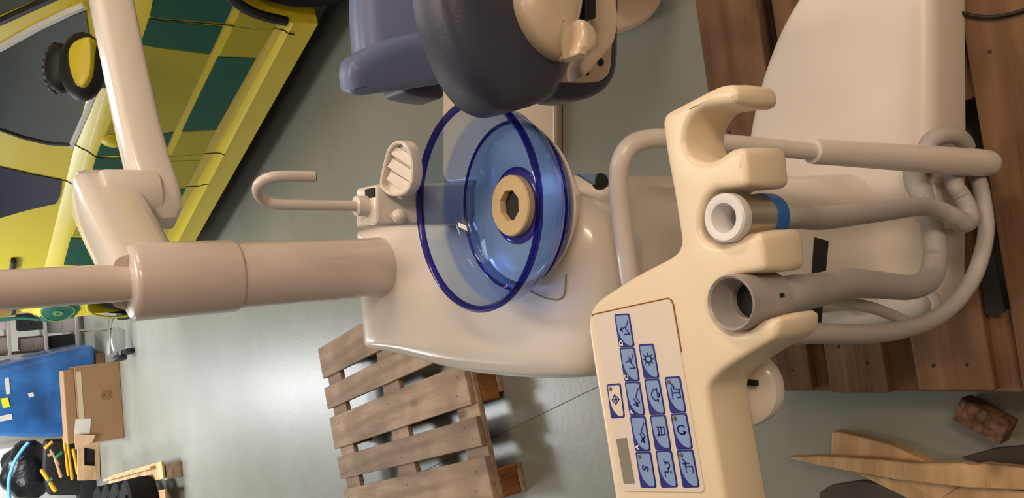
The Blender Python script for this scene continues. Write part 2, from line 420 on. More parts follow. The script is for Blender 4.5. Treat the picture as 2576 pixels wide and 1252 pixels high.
# door seams
def seam(pts, name='door_seam', r=.0026, m=BLACK):
    sz = [on_van(*p) for p in pts]; q = MB(); path = []
    for (a, b), (c, d) in zip(sz, sz[1:]):
        for k in range(8): path.append(vp(a+(c-a)*k/8, b+(d-b)*k/8, .002))
    path.append(vp(*sz[-1], .002)); q.tube(path, r, 6); q.obj(name, m, amb)
seam([(378, 44), (470, 54), (562, 61), (640, 72), (715, 76), (740, 86)])
seam([(190, 364), (218, 378), (240, 393), (420, 393), (538, 384), (565, 388)])
seam([(152, 452), (195, 468), (300, 476), (500, 468), (525, 462)])
# windows
w1 = [(-70, 160), (0, 128), (90, 78), (175, 36), (212, 17), (222, 80), (222, 160), (216, 235), (200, 300), (172, 358), (120, 352), (60, 338), (0, 318), (-70, 300)]
decal(w1, 'front_door_window', VGLASS, t=.006, sub=3)
decal([(-60, 404), (0, 418), (80, 436), (155, 451), (150, 490), (140, 510), (70, 526), (0, 546), (-60, 562)], 'sliding_door_window', VNAVY, t=.006, sub=3)
seam([(-70, 150), (0, 118), (90, 68), (175, 27), (214, 12)], 'window_trim', .017, TRIMW)
seam([(238, 228), (218, 280), (196, 330), (178, 368)], 'window_trim', .013, TRIMW)
seam([(178, 362), (120, 358), (60, 344), (0, 323), (-60, 306)], 'window_seal', .012, BLACK)
# windscreen: glass sheet lying on the sloping front of the cabin
q = MB(); A = [vp(.0, ztop(.0)+.008, -.03), vp(.95, ztop(.95)+.008, -.03)]
B = [p-NO*(W-.15) for p in A]; n_ = V((0, 0, .006))
q.add([A[0], A[1], B[1], B[0], A[0]-n_*2, A[1]-n_*2, B[1]-n_*2, B[0]-n_*2], [[0, 1, 2, 3], [4, 7, 6, 5], [0, 4, 5, 1], [1, 5, 6, 2], [2, 6, 7, 3], [3, 7, 4, 0]])
q.obj('windscreen', VGLASS, amb, 0)
q = MB(); q.tube([vp(k*.05, ztop(k*.05)+.006, -.012) for k in range(20)], .016, 8); q.obj('windscreen_seal', BLACK, amb)
q = MB(); q.tube([vp(.10+k*.04, ztop(.10+k*.04)+.022, -.09-.012*k) for k in range(14)], .012, 8); q.obj('wiper', BLACK, amb)
# wheels
for k, (c, h) in enumerate(WC):
    ctr = P0+DV*c+V((0, 0, h))+NO*(-.015); wq = MB()
    wq.lathe([(.19, -.2), (.30, -.21), (.325, -.19), (.33, -.1), (.325, -.02), (.30, 0), (.22, .0), (.2, -.03)], ctr, NO, 48)
    wh = wq.obj('wheel', TYRE, amb)
    hb = MB(); hb.lathe([(.0, -.02), (.05, -.015), (.07, -.03), (.17, -.035), (.2, -.01), (.205, -.03), (.205, -.18)], ctr, NO, 32); hb.obj('hub', GREYM, wh)
    wl = MB(); n = 20
    lo = [[P0+DV*(c+(WR+.012)*math.cos(a))+V((0, 0, h+(WR+.012)*math.sin(a)))+NO*o for a in [math.pi*j/n-.25+.5*(0) for j in range(n+1)]] for o in (-.02, -.4)]
    wl.loft(lo, False, True, closed=False); wl.obj('wheel_well', BLACK, amb)
    ar = MB(); ar.tube([vp(c+(WR+.01)*math.cos(a), max(h+(WR+.01)*math.sin(a), .2), .0) for a in [math.pi*(j/24) for j in range(25)]], .022 if k == 0 else .008, 8)
    ar.obj('wheel_arch', BLACK if k == 0 else YEL, amb)
ub = MB(); ub.box(P0+DV*1.3-NO*.85+V((0, 0, .19)), (1.5, 4.2, .1), Matrix.Rotation(math.atan2(DV.y, DV.x)-math.pi/2, 3, 'Z')); ub.obj('underbody', BLACK, amb, 0)
# door mirror with yellow cap, in front of the window
ms, mz = on_van(222, 168); 
mc = aP(208, 168, P0+NO*.16, NO)
q = MB()
def ell(c, ax, ay, az, ea, eb, ec, mbq, seg=20, rings=10, pw=1.0):
    lo = []
    for i in range(1, rings):
        a = math.pi*i/rings; lo.append([c+ax*(ea*math.cos(a))+(ay*(eb*math.cos(b))+az*(ec*math.sin(b)))*math.sin(a)**pw for b in [2*math.pi*k/seg for k in range(seg)]])
    mbq.loft(lo)
T = ray(208, 168).normalized(); SIDE = CR; UPV = CU
ell(mc, CF, SIDE, UPV, .06, .135, .085, q)
mir = q.obj('mirror', BLACK, amb)
q = MB(); pts = [aP(x, y, mc-CF*.062, CF) for x, y in [(168, 126), (180, 104), (204, 92), (226, 90), (229, 130), (228, 172), (223, 196), (208, 219), (188, 215), (174, 182), (168, 150)]]
q.slab(fillet(pts, .02, 3), -CF, .05, [(.012, 0), (.004, .004), (0, .012), (0, .05)]); q.obj('mirror_cap', YEL, mir)
q = MB(); m2c = aP(152, 172, P0+NO*.12, NO)
ell(m2c, CF, SIDE, UPV, .05, .10, .06, q); 
for k in range(9): 
    a = -1.2+.3*k; ell(m2c+SIDE*(.095*math.sin(a))+UPV*(.055*math.cos(a)), CF, SIDE, UPV, .02, .014, .014, q, 8, 5)
q.obj('mirror_back', BLACK, mir)
q = MB(); q.tube([mc-NO*.02, vp(ms+.05, mz-.06, .0)], .03, 10); q.obj('mirror_arm', BLACK, mir)
for xy in ((32, 662), (34, 771)):
    q = MB(); a = on_van(*xy); q.box(vp(a[0], a[1], .015), (.16, .04, .03), Matrix.Rotation(math.atan2(DV.y, DV.x), 3, 'Z'), .008); q.obj('door_handle', BLACK, amb)
q = MB(); a = on_van(285, 352); q.lathe([(.0, .028), (.03, .025), (.05, .01), (.055, -.01)], vp(a[0], a[1]), NO, 24); q.obj('fuel_cap', YEL, amb)
q = MB(); a = on_van(10, 782); q.lathe([(.0, .01), (.1, .008), (.12, -.01)], vp(*a), NO, 24); q.obj('roundel', mat('rusty_orange_print', (150, 118, 50), .5, var=.3, scale=10), amb)

# ------------------------------------------------------------------ pallets
def pallet(name, label, origin, yaw, L, widths, H=.144, m=WOODX, mb_=WOODR, wid=.8):
    """origin: corner (board 0 outer edge, u=0) on the floor; u along the boards, v across them"""
    o = V(origin); u = V((math.cos(yaw), math.sin(yaw), 0)); v = V((math.sin(yaw), -math.cos(yaw), 0)); R3 = Matrix.Rotation(yaw, 3, 'Z')
    t = thing(name, label, 'pallet', o+u*L/2+v*wid/2)
    def piece(nm, cu, cv, cz, du, dv, dz, mm, rot=0, bev=.003):
        c = o+u*cu+v*cv+V((0, 0, cz)); q = MB(); q.box((0, 0, 0), (du, dv, dz), bev=bev)
        ob = q.obj(nm, mm, smooth=0); ob.rotation_euler = (random.uniform(-.004, .004), 0, yaw+rot); ob.location = c-t.location; ob.parent = t; return ob
    for a, b in widths:
        e = random.uniform(-.012, .012)
        piece('deck_board', L/2+e, (a+b)/2, H-.011, L+.004, b-a, .022, m, random.uniform(-.006, .006))
    for cu in (.0725, L/2, L-.0725):
        piece('cross_board', cu, wid/2, H-.033, .145, wid, .022, m)
        for cv in (.05, wid/2, wid-.05):
            piece('block', cu, cv, .061, .145, .1 if cv != wid/2 else .145, .078, mb_, 0, .006)
    q = MB()
    for a, b in widths:
        for cu in (.0725, L/2, L-.0725):
            for e in (.28, .72):
                c = o+u*(cu+random.uniform(-.03, .03))+v*(a+(b-a)*e)+V((0, 0, H))-t.location
                q.lathe([(0, .0012), (.0035, .0008), (.0042, -.001), (0, -.002)], c, seg=8)
    nl = q.obj('nail_heads', bpy.data.materials.get('dark_nail_steel') or mat('dark_nail_steel', (60, 50, 44), .5, metal=.5, var=.2)); nl.parent = t; nl['kind'] = 'stuff'
    for cv in (.05, wid/2, wid-.05):
        piece('runner', L/2, cv, .011, L, .1, .022, m)
    return t
pallet('wooden_pallet', 'weathered wooden pallet lying loose on the open floor', (-.429, 3.505, 0), -1.2707, 1.2,
       [(0, .145), (.186, .286), (.3275, .4725), (.514, .614), (.655, .8)])
pallet('wooden_pallet', 'brown wooden pallet carrying the white dental unit', (-.355, 1.085, 0), .108, 1.2,
       [(0, .16), (.198, .322), (.378, .512), (.562, .69), (.73, .86)], m=WOODD, mb_=WOODD, wid=.86)

# ------------------------------------------------------------------ dental unit
unit = thing('dental_unit', 'white dental unit with blue spittoon bowl and tall lamp post on pallet', 'dental unit', (0, .9, .144))
ZB = .258
# base plate
bp_ = [aZ(x, y, ZB) for x, y in [(2345, -330), (2345, 0), (2347, 350), (2348, 795), (2120, 832), (1890, 850), (1866, 700), (1862, 450), (1874, 320), (1903, 195), (1950, 75), (1992, 0), (2060, -100), (2200, -220)]]
bp_ = fillet(bp_, [.08, .02, .0, .03, .02, .08, .05, .06, .06, .06, .06, .06, .08, .08], 6)
q = MB(); q.slab(bp_, (0, 0, 1), ZB-.144, [(.09, -.004), (.06, -.002), (.035, 0), (.018, .004), (.006, .014), (0, .03), (-.006, ZB-.1441)], cen=True); q.obj('base', mat('white_base_cover', (226, 216, 206), .34, spec=.4, var=.03, scale=3), unit, 50)
# pedestal column
pd = fillet([V((-.145, .735, .255)), V((.095, .735, .255)), V((.115, 1.03, .255)), V((-.15, 1.03, .255))], .05, 6)
q = MB(); N = len(pd)
c = sum(pd, V())/N
def sc(l, k, z, dy=0): return [V((c.x+(p.x-c.x)*k, c.y+(p.y-c.y)*k+dy, z)) for p in l]
q.loft([sc(pd, 1.10, .256, -.01), sc(pd, 1.05, .27, -.005), sc(pd, 1.02, .30), sc(pd, 1, .36), sc(pd, 1.0, .88)]); q.obj('pedestal', WHITE, unit, 40)
q = MB()
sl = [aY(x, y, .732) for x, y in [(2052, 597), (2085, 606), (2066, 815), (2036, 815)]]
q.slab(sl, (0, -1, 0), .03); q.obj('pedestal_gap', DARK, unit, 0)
# body of the spittoon
PB = V((0, 1.25, 1.018)); NB = V((0, -(.0555), .53)).normalized()
def bpx(x, y): return aP(x, y, PB, NB)
def bpo(x, y): return aP(x, y, PB-NB*.03, NB)+NB*.03
ol = [(905, 578), (1060, 545), (1250, 500), (1400, 474), (1445, 486), (1508, 536), (1528, 600), (1532, 760), (1528, 880), (1500, 948), (1400, 956), (1290, 952), (1180, 940), (1090, 917), (1025, 896), (926, 874), (914, 745), (906, 600)]
bo = fillet([bpo(*p) for p in ol], [.02, .05, .05, .04, .03, .03, .03, .05, .05, .05, .05, .05, .05, .05, .02, .012, .05, .02], 5)
q = MB(); q.slab(bo, NB, .15, [(.075, 0), (.05, .0015), (.03, .006), (.014, .015), (.004, .028), (0, .045), (0, .10), (.012, .13), (.03, .15)], cen=True); q.obj('spittoon_body', WHITE, unit, 50)
# seam of the service lid on the body
q = MB(); lp = [bpx(x, y)+NB*.0 for x, y in [(1330, 730), (1370, 748), (1405, 752), (1420, 738), (1424, 690)]]
q.tube(smooth_path(lp, 6), .0012, 6); q.obj('lid_seam', mat('seam_rubber', (150, 138, 128), .7, var=.1), unit)
q = MB(); q.tube([bpx(1001, 690)-NB*.002, bpx(1030, 800)-NB*.003, bpx(1058, 905)-NB*.012], .0012, 6); q.obj('panel_seam', WHITE2, unit)
# blue rating plate and oval switch on the side
q = MB(); p4 = [aY(x, y, .731) for x, y in [(1455, 437), (1552, 440), (1548, 468), (1508, 470)]]
q.slab(p4, (0, -1, 0), .006); pl = q.obj('rating_plate', LBLUE, unit, 0)
q = MB(); pc = aY(1512, 456, .730); q.lathe([(0, .004), (.009, .003), (.011, 0), (.011, -.006)], pc, V((0, -1, .3)), 20); q.obj('switch', mat('dark_green_switch', (24, 30, 22), .4, var=.1), pl)

# bowl
BC = V((0, 0, 0)); bc = CC+ray(1188, 518)*1.0; ZR = bc.z; R_ = .1345
BX, BY = bc.x, bc.y; ZF = 1.010
bowl = MB()
prof_o = [(R_, ZR-.004), (R_-.002, ZR-.02), (R_-.006, ZR-.036), (R_-.014, ZR-.052), (R_-.022, ZR-.062)]
prof_i = [(r-.004, z) for r, z in prof_o]
bowl.lathe(prof_i[:3][::-1]+prof_o[:3], (BX, BY, 0), seg=72)
bowl.lathe(prof_o[2:]+prof_i[2:][::-1], (BX, BY, 0), seg=72, mi=1)
bw = bowl.obj('bowl', [BGLASS, BLOW], unit, 60)
q = MB(); rf = R_-.022
q.lathe([(rf-.003, ZR-.062), (rf-.005, ZR-.067), (rf-.011, ZR-.0705), (.05, ZR-.0715), (.05, ZR-.0675), (rf-.014, ZR-.0665), (rf-.008, ZR-.0645), (rf-.005, ZR-.061), (rf-.003, ZR-.062)], (BX, BY, 0), seg=72); q.obj('bowl_floor', BFLOOR, bw, 60)
q = MB(); q.lathe([(rf, ZR-.062), (rf-.002, ZR-.071), (rf-.011, ZR-.082), (rf-.022, ZR-.086), (rf-.023, ZR-.084), (rf-.0135, ZR-.080), (rf-.005, ZR-.070), (rf-.003, ZR-.0625), (rf, ZR-.062)], (BX, BY, 0), seg=72); q.obj('bowl_skirt', BSKIRT, bw, 60)
q = MB(); q.lathe([(R_+.0025, ZR-.005), (R_+.0035, ZR), (R_-.0005, ZR+.004), (R_-.0055, ZR), (R_-.005, ZR-.005), (R_+.0025, ZR-.005)], (BX, BY, 0), seg=72); q.obj('bowl_rim', BRIM, bw, 60)
q = MB(); q.lathe([(rf-.001, ZR-.0615), (rf+.0015, ZR-.063), (rf, ZR-.066), (rf-.004, ZR-.064), (rf-.001, ZR-.0615)], (BX, BY, 0), seg=72); q.obj('bowl_step', BRIM, bw, 60)
q = MB(); q.lathe([(.052, ZR-.083), (.054, ZR-.074), (.05, ZR-.070), (.040, ZR-.071), (.040, ZR-.083), (.052, ZR-.083)], (BX, BY, 0), seg=48); q.obj('drain_collar', BRIM, bw, 60)
# drain ring with an octagonal hole
zr_ = ZR-.060; dr = MB(); n = 48
out = [V((BX+.041*math.cos(2*math.pi*k/n), BY+.041*math.sin(2*math.pi*k/n), 0)) for k in range(n)]
inn = []
for k in range(n):
    a = 2*math.pi*k/n; f = math.cos(math.pi/8)/math.cos(((a+math.pi/8) % (math.pi/4))-math.pi/8); inn.append(V((BX+.021*f*math.cos(a), BY+.021*f*math.sin(a), 0)))
Z = lambda l, z, k=1: [V((BX+(p.x-BX)*k, BY+(p.y-BY)*k, z)) for p in l]
dr.loft([Z(out, zr_-.022), Z(out, zr_-.002), Z(out, zr_, .96), Z(inn, zr_, 1.05), Z(inn, zr_-.002), Z(inn, zr_-.0118)], False, False); dr.obj('drain', BEIGE, bw, 30)
q = MB(); q.lathe([(0, zr_-.0095), (.0225, zr_-.0095), (.0225, zr_-.0118), (0, zr_-.0118)], (BX, BY, 0), seg=24); q.obj('drain_hole', DARK, bw)
# white seat under the bowl
q = MB(); q.lathe([(0, ZR-.0725), (rf-.0135, ZR-.0725), (rf-.0095, ZR-.075), (rf-.017, ZR-.081), (rf-.026, ZR-.0868), (rf-.014, ZR-.0872), (rf-.013, ZR-.090), (.055, ZR-.14), (0, ZR-.14)], (BX, BY, 0), seg=64); q.obj('bowl_seat', WHITE, unit)

# cup filler block with spout and dish
YK = .985
bl = [aY(x, y, YK) for x, y in [(921, 468), (921, 570), (1172, 566), (1172, 462)]]
q = MB(); q.slab(fillet([p-V((0, .028, 0)) for p in bl], .006, 3), (0, -1, 0), .06, rprof(.006, .06, 3)); blk = q.obj('filler_block', WHITE, unit)
bt = aY(950, 472, YK)
q = MB(); sx = (bl[0]+bl[1])/2; q.box(V((bl[0].x-.011, YK-.012, bl[0].z+.0004)), (.013, .026, .003)); q.obj('slot', DARK, blk, 0)
kc = aY(1004, 543, YK-.045); q = MB(); q.tube([kc+V((0, .018, 0)), kc], .005, 10); ell(kc, V((0, 1, 0)), V((1, 0, 0)), V((0, 0, 1)), .011, .0105, .0105, q); q.obj('knob', WHITE, blk)
# spout: straight riser then a hook
sp = [aY(930, 518, YK), aY(850, 517, YK), aY(760, 516, YK), aY(700, 514, YK), aY(668, 505, YK), aY(650, 486, YK-.01), aY(652, 464, YK-.025), aY(676, 448, YK-.035), aY(720, 443, YK-.04), aY(790, 445, YK-.04)]
q = MB(); q.tube(smooth_path(sp, 8), .0072, 16); q.obj('spout', TUBEW, unit, 50)
q = MB(); e = sp[-1]; q.lathe([(.0055, .0), (.0055, .002), (0, .002)], e, V((0, 0, -1)), 16); q.obj('spout_mouth', DARK, unit)
q = MB(); j = aY(912, 518, YK); q.lathe([(.0072, .012), (.014, .01), (.015, -.012), (.0, -.012)], j, V((0, 0, 1)), 20); q.obj('spout_collar', WHITE, unit)
# ribbed tear-drop dish
dz = bl[0].z-.018
dn = V((-.08, -.30, 1)).normalized()
dctr = aZ(1008, 424, dz)
def dpx(x, y): return aP(x, y, dctr, dn)
dol = fillet([dpx(x, y) for x, y in [(950, 470), (962, 410), (972, 372), (990, 353), (1012, 352), (1030, 372), (1040, 410), (1040, 450), (1030, 480), (1010, 495), (975, 495)]], .02, 4)
q = MB(); q.slab(dol, dn, .022, [(.007, .010), (.005, .001), (.003, 0), (.001, .001), (0, .004), (0, .018), (.004, .022)]); dish = q.obj('dish', WHITE, unit)
for a, b in [((982, 380), (1032, 412)), ((973, 412), (1030, 448)), ((970, 444), (1022, 476)), ((976, 476), (1005, 490))]:
    q = MB(); A, B = dpx(*a)-dn*.008, dpx(*b)-dn*.008; dd = (B-A).normalized(); pp = dn.cross(dd)
    q.loft([[P-pp*.008, P-pp*.004+dn*.005, P+pp*.006+dn*.001, P+pp*.008] for P in (A, B)]); q.obj('rib', WHITE, dish, 20)

# lamp post
YP = 1.20
def col(x, y): return aY(x, y, YP)
ax_b, ax_t = col(955, 674), col(-40, 716)
# axis is upright
xb = ax_b.x*.5+col(560, 692).x*.5
def zx(x, y=690): return col(x, y).z
PX = xb
q = MB(); q.lathe([(.060, zx(990)-.02), (.056, zx(975)), (.0515, zx(955)), (.0505, zx(930)), (.0505, zx(700)), (.0505, zx(570))], (PX, YP, 0), seg=48, cap0=True, cap1=True); q.obj('lamp_post', WHITE2, unit, 50)
q = MB(); q.lathe([(.0505, zx(592)), (.0540, zx(590)), (.0555, zx(584)), (.0555, zx(340)), (.0535, zx(327)), (.048, zx(321)), (.02, zx(318))], (PX, YP, 0), seg=48, cap0=True, cap1=True); q.obj('post_collar', WHITE2, unit, 50)
q = MB(); q.lathe([(.0268, zx(330)), (.0262, zx(-180))], (PX, YP, 0), seg=40, cap0=True, cap1=True); q.obj('upper_post', WHITE2, unit, 50)
# post foot plate on the body
# short link from the collar to the elbow
def arm(path, sizes, up, n=20, pw=.55):
    lo = []; path = [V(p) for p in path]
    for i, p in enumerate(path):
        t = (path[min(i+1, len(path)-1)]-path[max(i-1, 0)]).normalized(); a = t.cross(up).normalized(); b = a.cross(t)
        hw, hh = sizes[i]
        lo.append([p+a*(hw*math.copysign(abs(math.cos(k))**pw, math.cos(k)))+b*(hh*math.copysign(abs(math.sin(k))**pw, math.sin(k))) for k in [2*math.pi*j/n for j in range(n)]])
    return lo
zl = zx(368)
L0 = V((PX, YP, zl)); L1 = aY(258, 494, 1.50); zl1 = L1.z
q = MB(); pa = [L0+(L1-L0)*k for k in (0, .3, .7, .95, 1.06, 1.10)]
q.loft(arm(pa, [(.044, .046), (.045, .047), (.048, .049), (.048, .049), (.042, .044), (.034, .038)], V((0, 0, 1)), pw=.45)); q.obj('arm_link', WHITE, unit, 40)
E0 = aY(330, 494, 1.45)
q = MB(); q.lathe([(.0, .045), (.044, .045), (.046, .04), (.046, -.03), (.044, -.04), (0, -.04)], E0, seg=32); q.obj('elbow', WHITE, unit, 40)
ap = [aY(418, 562, 1.43), aY(411, 540, 1.44), aY(398, 500, 1.45), aY(374, 430, 1.49), aY(348, 330, 1.56), aY(310, 150, 1.70), aY(280, 0, 1.82), aY(240, -220, 2.0)]
q = MB(); q.loft(arm(ap, [(.018, .016), (.032, .029), (.036, .034), (.037, .035), (.038, .0355), (.040, .037), (.042, .039), (.044, .041)], V((0, 0, 1)), pw=.45)); q.obj('lamp_arm', WHITE, unit, 40)

# bar that carries the console: across, a bend, then straight down into a thick sleeve
pts = [aY(1640, 860, .685), aY(1590, 720, .685), aY(1576, 640, .682), aY(1560, 520, .675), aY(1556, 455, .668), aY(1562, 405, .660), aY(1588, 365, .652), aY(1635, 349, .645), aY(1700, 350, .638), aY(1840, 362, .622), aY(2060, 382, .597)]
q = MB(); q.tube(smooth_path(pts, 6), .0122, 18); q.obj('console_bar', TUBEW, unit, 50)
a, b_ = aY(2040, 380, .6), aY(2500, 412, .53); dirn = (b_-a).normalized()
Lh = (b_-a).length
q = MB(); q.lathe([(.012, 0), (.0172, .002), (.0178, .008), (.0182, .05), (.021, Lh*.55), (.0225, Lh-.05), (.0222, Lh-.022), (.019, Lh-.008), (.012, Lh), (.0, Lh+.003)], a, dirn, 28); q.obj('bar_sleeve', TUBEW, unit, 50)
# round swivel plate under the console
sw = aZ(1868, 975, .93)
q = MB(); q.lathe([(0, .012), (.034, .012), (.04, .008), (.042, 0), (.042, -.012), (.036, -.016), (0, -.016)], sw, V((0, -.25, 1)), 40); s_ = q.obj('swivel_plate', WHITE, unit)
q = MB(); q.box(aZ(1893, 962, .945), (.006, .012, .006), None, .001); q.obj('plate_slot', DARK, s_)
q = MB(); q.tube([sw+V((0, .0, -.005)), V((-.10, .60, .90)), V((-.06, .76, .86))], .016, 16); q.obj('support_arm', WHITE2, unit)
# hose guide on the base front
gp = [aY(x, y, .585) for x, y in [(2342, 450), (2372, 446), (2398, 486), (2442, 560), (2436, 578), (2400, 572), (2362, 550), (2346, 510)]]
q = MB(); q.slab(fillet(gp, .012, 4), (0, -1, .2), .05, rprof(.012, .05, 4)); q.obj('hose_guide', WHITE, unit)

# ------------------------------------------------------------------ console with keypad
ZT = 1.03; TK = .066
con = thing('assistant_console', 'cream instrument console with blue keypad in front of the white dental unit', 'console', (aZ(1700, 800, ZT-TK)))
OL = [(1661, 290, .012), (1808, 214, .03), (1852, 211, .010), (1856, 259, .010), (1800, 263, .02), (1757, 271, .02), (1728, 310, .02), (1720, 358, .015), (1731, 388, .015), (1757, 406, .012), (1790, 407, .012), (1815, 393, .012), (1838, 374, .015),
      (1875, 371, .010), (1884, 467, .010), (1853, 471, .02), (1799, 475, .012), (1774, 500, .012), (1762, 541, .015), (1760, 579, .012), (1774, 604, .012), (1807, 616, .012), (1836, 612, .012), (1857, 597, .008), (1878, 587, .008),
      (1916, 584, .010), (1926, 680, .010), (1895, 685, .02), (1850, 690, .012), (1812, 709, .012), (1787, 742, .015), (1788, 787, .015), (1812, 822, .015), (1850, 838, .012), (1884, 832, .012), (1906, 810, .01), (1933, 801, .012),
      (1962, 799, .010), (1960, 846, .010), (1880, 892, .01), (1812, 936, .02), (1782, 972, .02), (1782, 1010, .02), (1800, 1112, .01), (1840, 1345, .02), (1562, 1350, .02), (1544, 1252, .01), (1511, 1040, .01), (1493, 934, .01), (1477, 823, .01), (1481, 784, .012), (1500, 756, .012),
      (1581, 702, .02), (1683, 649, .012), (1703, 633, .008), (1711, 608, .008), (1694, 496, .01), (1674, 388, .01)]
co_ = fillet([aZ(x, y, ZT) for x, y, r in OL], [r for x, y, r in OL], 4)
q = MB(); q.slab(co_, (0, 0, 1), TK, [(.0075, 0), (.005, .0003), (.003, .0012), (.001, .003), (0, .006), (-.002, .03), (-.002, TK-.008), (.0, TK-.003), (.004, TK)]); q.obj('shell', CREAM, con, 40)
def c5(x, y): return 1440+.441*x, 700+.441*y
def top(x, y, h): return aZ(x, y, ZT+h)
kp = [c5(*p) for p in [(118, 212), (548, 118), (568, 145), (752, 1205), (742, 1222), (288, 1216), (276, 1195)]]
q = MB(); q.slab(fillet([top(*p, .0012) for p in kp], .003, 3), (0, 0, 1), .004, [(.0006, 0), (0, .0006), (0, .004)]); q.obj('keypad_panel', KEYPAD, con, 30)
q = MB(); l_ = [top(*c5(*p), .0004) for p in [(114, 216), (112, 206), (300, 164), (545, 112), (566, 124), (576, 150), (622, 420)]]
q.tube(l_, .0007, 6); q.obj('panel_groove', mat('groove_shade_brown', (140, 96, 50), .8, var=.1), con)  # brown line paints the shading of the recess along the panel edge
q = MB(); q.slab([top(*c5(*p), .0016) for p in [(248, 915), (308, 908), (355, 1168), (293, 1170)]], (0, 0, 1), .002); q.obj('display', LCD, con, 0)
EX = V((1, 0, 0))
def quad(q4, u, v, h):
    a, b, c, d = q4   # a top-left, b top-right, c bottom-right, d bottom-left
    x = (a[0]*(1-v)+b[0]*v)*(1-u)+(d[0]*(1-v)+c[0]*v)*u; y = (a[1]*(1-v)+b[1]*v)*(1-u)+(d[1]*(1-v)+c[1]*v)*u
    return top(*c5(x, y), h)
def strokes(q4, segs, w=.0008, h=.0026):
    q = MB()
    for s in segs:
        P = [quad(q4, u, v, h) for v, u in s]
        for A, B in zip(P, P[1:]):
            d = (B-A); 
            if d.length < 1e-6: continue
            d.normalize(); n = V((-d.y, d.x, 0))*w; A2, B2 = A-d*w*.5, B+d*w*.5; z = V((0, 0, .0004))
            q.add([A2-n, A2+n, B2+n, B2-n, A2-n-z, A2+n-z, B2+n-z, B2-n-z], [[0, 1, 2, 3], [4, 7, 6, 5], [0, 4, 5, 1], [1, 5, 6, 2], [2, 6, 7, 3], [3, 7, 4, 0]])
    return q
def arc(cv, cu, rv, ru, a0, a1, n=14): return [(cv+rv*math.cos(math.radians(a0+(a1-a0)*k/n)), cu+ru*math.sin(math.radians(a0+(a1-a0)*k/n))) for k in range(n+1)]
# glyphs in key coordinates (v across, u down the picture)
G = {
 'chair_up': [[(.85, .22), (.62, .45), (.85, .62), (.48, .62)], [(.30, .48), (.62, .40)], [(.40, .40), (.30, .48), (.42, .53)]],
 'chair_down': [[(.85, .22), (.62, .45), (.85, .62), (.48, .62)], [(.32, .45), (.60, .36)], [(.54, .30), (.62, .36), (.54, .44)]],
 'back_up': [[(.85, .2), (.60, .45), (.80, .62), (.36, .68)], [(.45, .5), (.66, .7)], [(.60, .60), (.66, .72), (.52, .70)]],
 'back_down': [[(.85, .2), (.60, .45), (.80, .58), (.5, .72)], [(.50, .5), (.70, .74)], [(.56, .72), (.72, .76), (.70, .62)]],
 'sun': [arc(.52, .44, .2, .1, 0, 360, 20)] + [[(.52+.26*math.cos(a), .44+.13*math.sin(a)), (.52+.36*math.cos(a), .44+.18*math.sin(a))] for a in [k*math.pi/4 for k in range(8)]],
 'bell': [[(.72, .30), (.50, .30), (.36, .40), (.36, .50), (.50, .60), (.72, .60)], [(.72, .26), (.72, .64)], arc(.78, .45, .07, .05, -90, 90, 6)],
 'cup': [[(.30, .34), (.78, .36), (.78, .56), (.30, .58)], [(.46, .36), (.38, .42), (.48, .48), (.38, .54), (.46, .57)], [(.58, .36), (.58, .56)]],
 'spray': [[(.40, .70), (.40, .58), (.62, .58), (.62, .48)], arc(.62, .40, .12, .08, 90, -160, 10), [(.50, .34), (.44, .26)], [(.72, .62), (.78, .56)]],
 'filler': [[(.34, .28), (.34, .62)], [(.34, .45), (.82, .45)], [(.62, .36), (.82, .36), (.82, .58), (.62, .58)], [(.46, .25), (.50, .32)], [(.40, .20), (.56, .36)]],
 'rinse': [arc(.54, .46, .24, .12, 40, 330, 18), [(.66, .58), (.76, .53), (.62, .50)]],
 'lamp': [[(.40, .36), (.64, .36)], [(.40, .30), (.40, .60)], [(.40, .45), (.80, .45), (.80, .62)], [(.30, .24), (.40, .30)], [(.22, .34), (.34, .38)]],
 'diamond': [[(.50, .32), (.28, .46), (.50, .60), (.78, .46), (.50, .32)], [(.40, .46), (.60, .46)], [(.52, .40), (.62, .46), (.52, .52)]],
 'S': None}
rows = [(((235, 203), (322, 198), (478, 1196), (388, 1196)), [198, 390, 586, 782, 986, 1196], ['chair_up', 'chair_down', 'back_up', 'back_down', 'S'], ['D', 'C', 'B', 'A', None], [0, 0, 0, 0, 1]),
        (((374, 375), (460, 370), (600, 1192), (504, 1196)), [372, 572, 778, 980, 1195], ['sun', 'bell', 'cup', 'spray'], [None]*4, [0]*4),
        (((522, 562), (612, 556), (724, 1192), (628, 1196)), [559, 768, 976, 1195], ['filler', 'rinse', 'lamp'], [None]*3, [1, 1, 1])]
def sub(q4, u0, u1):
    a, b, c, d = q4; L = lambda p, r, t: (p[0]+(r[0]-p[0])*t, p[1]+(r[1]-p[1])*t)
    return (L(a, d, u0), L(b, c, u0), L(b, c, u1), L(a, d, u1))
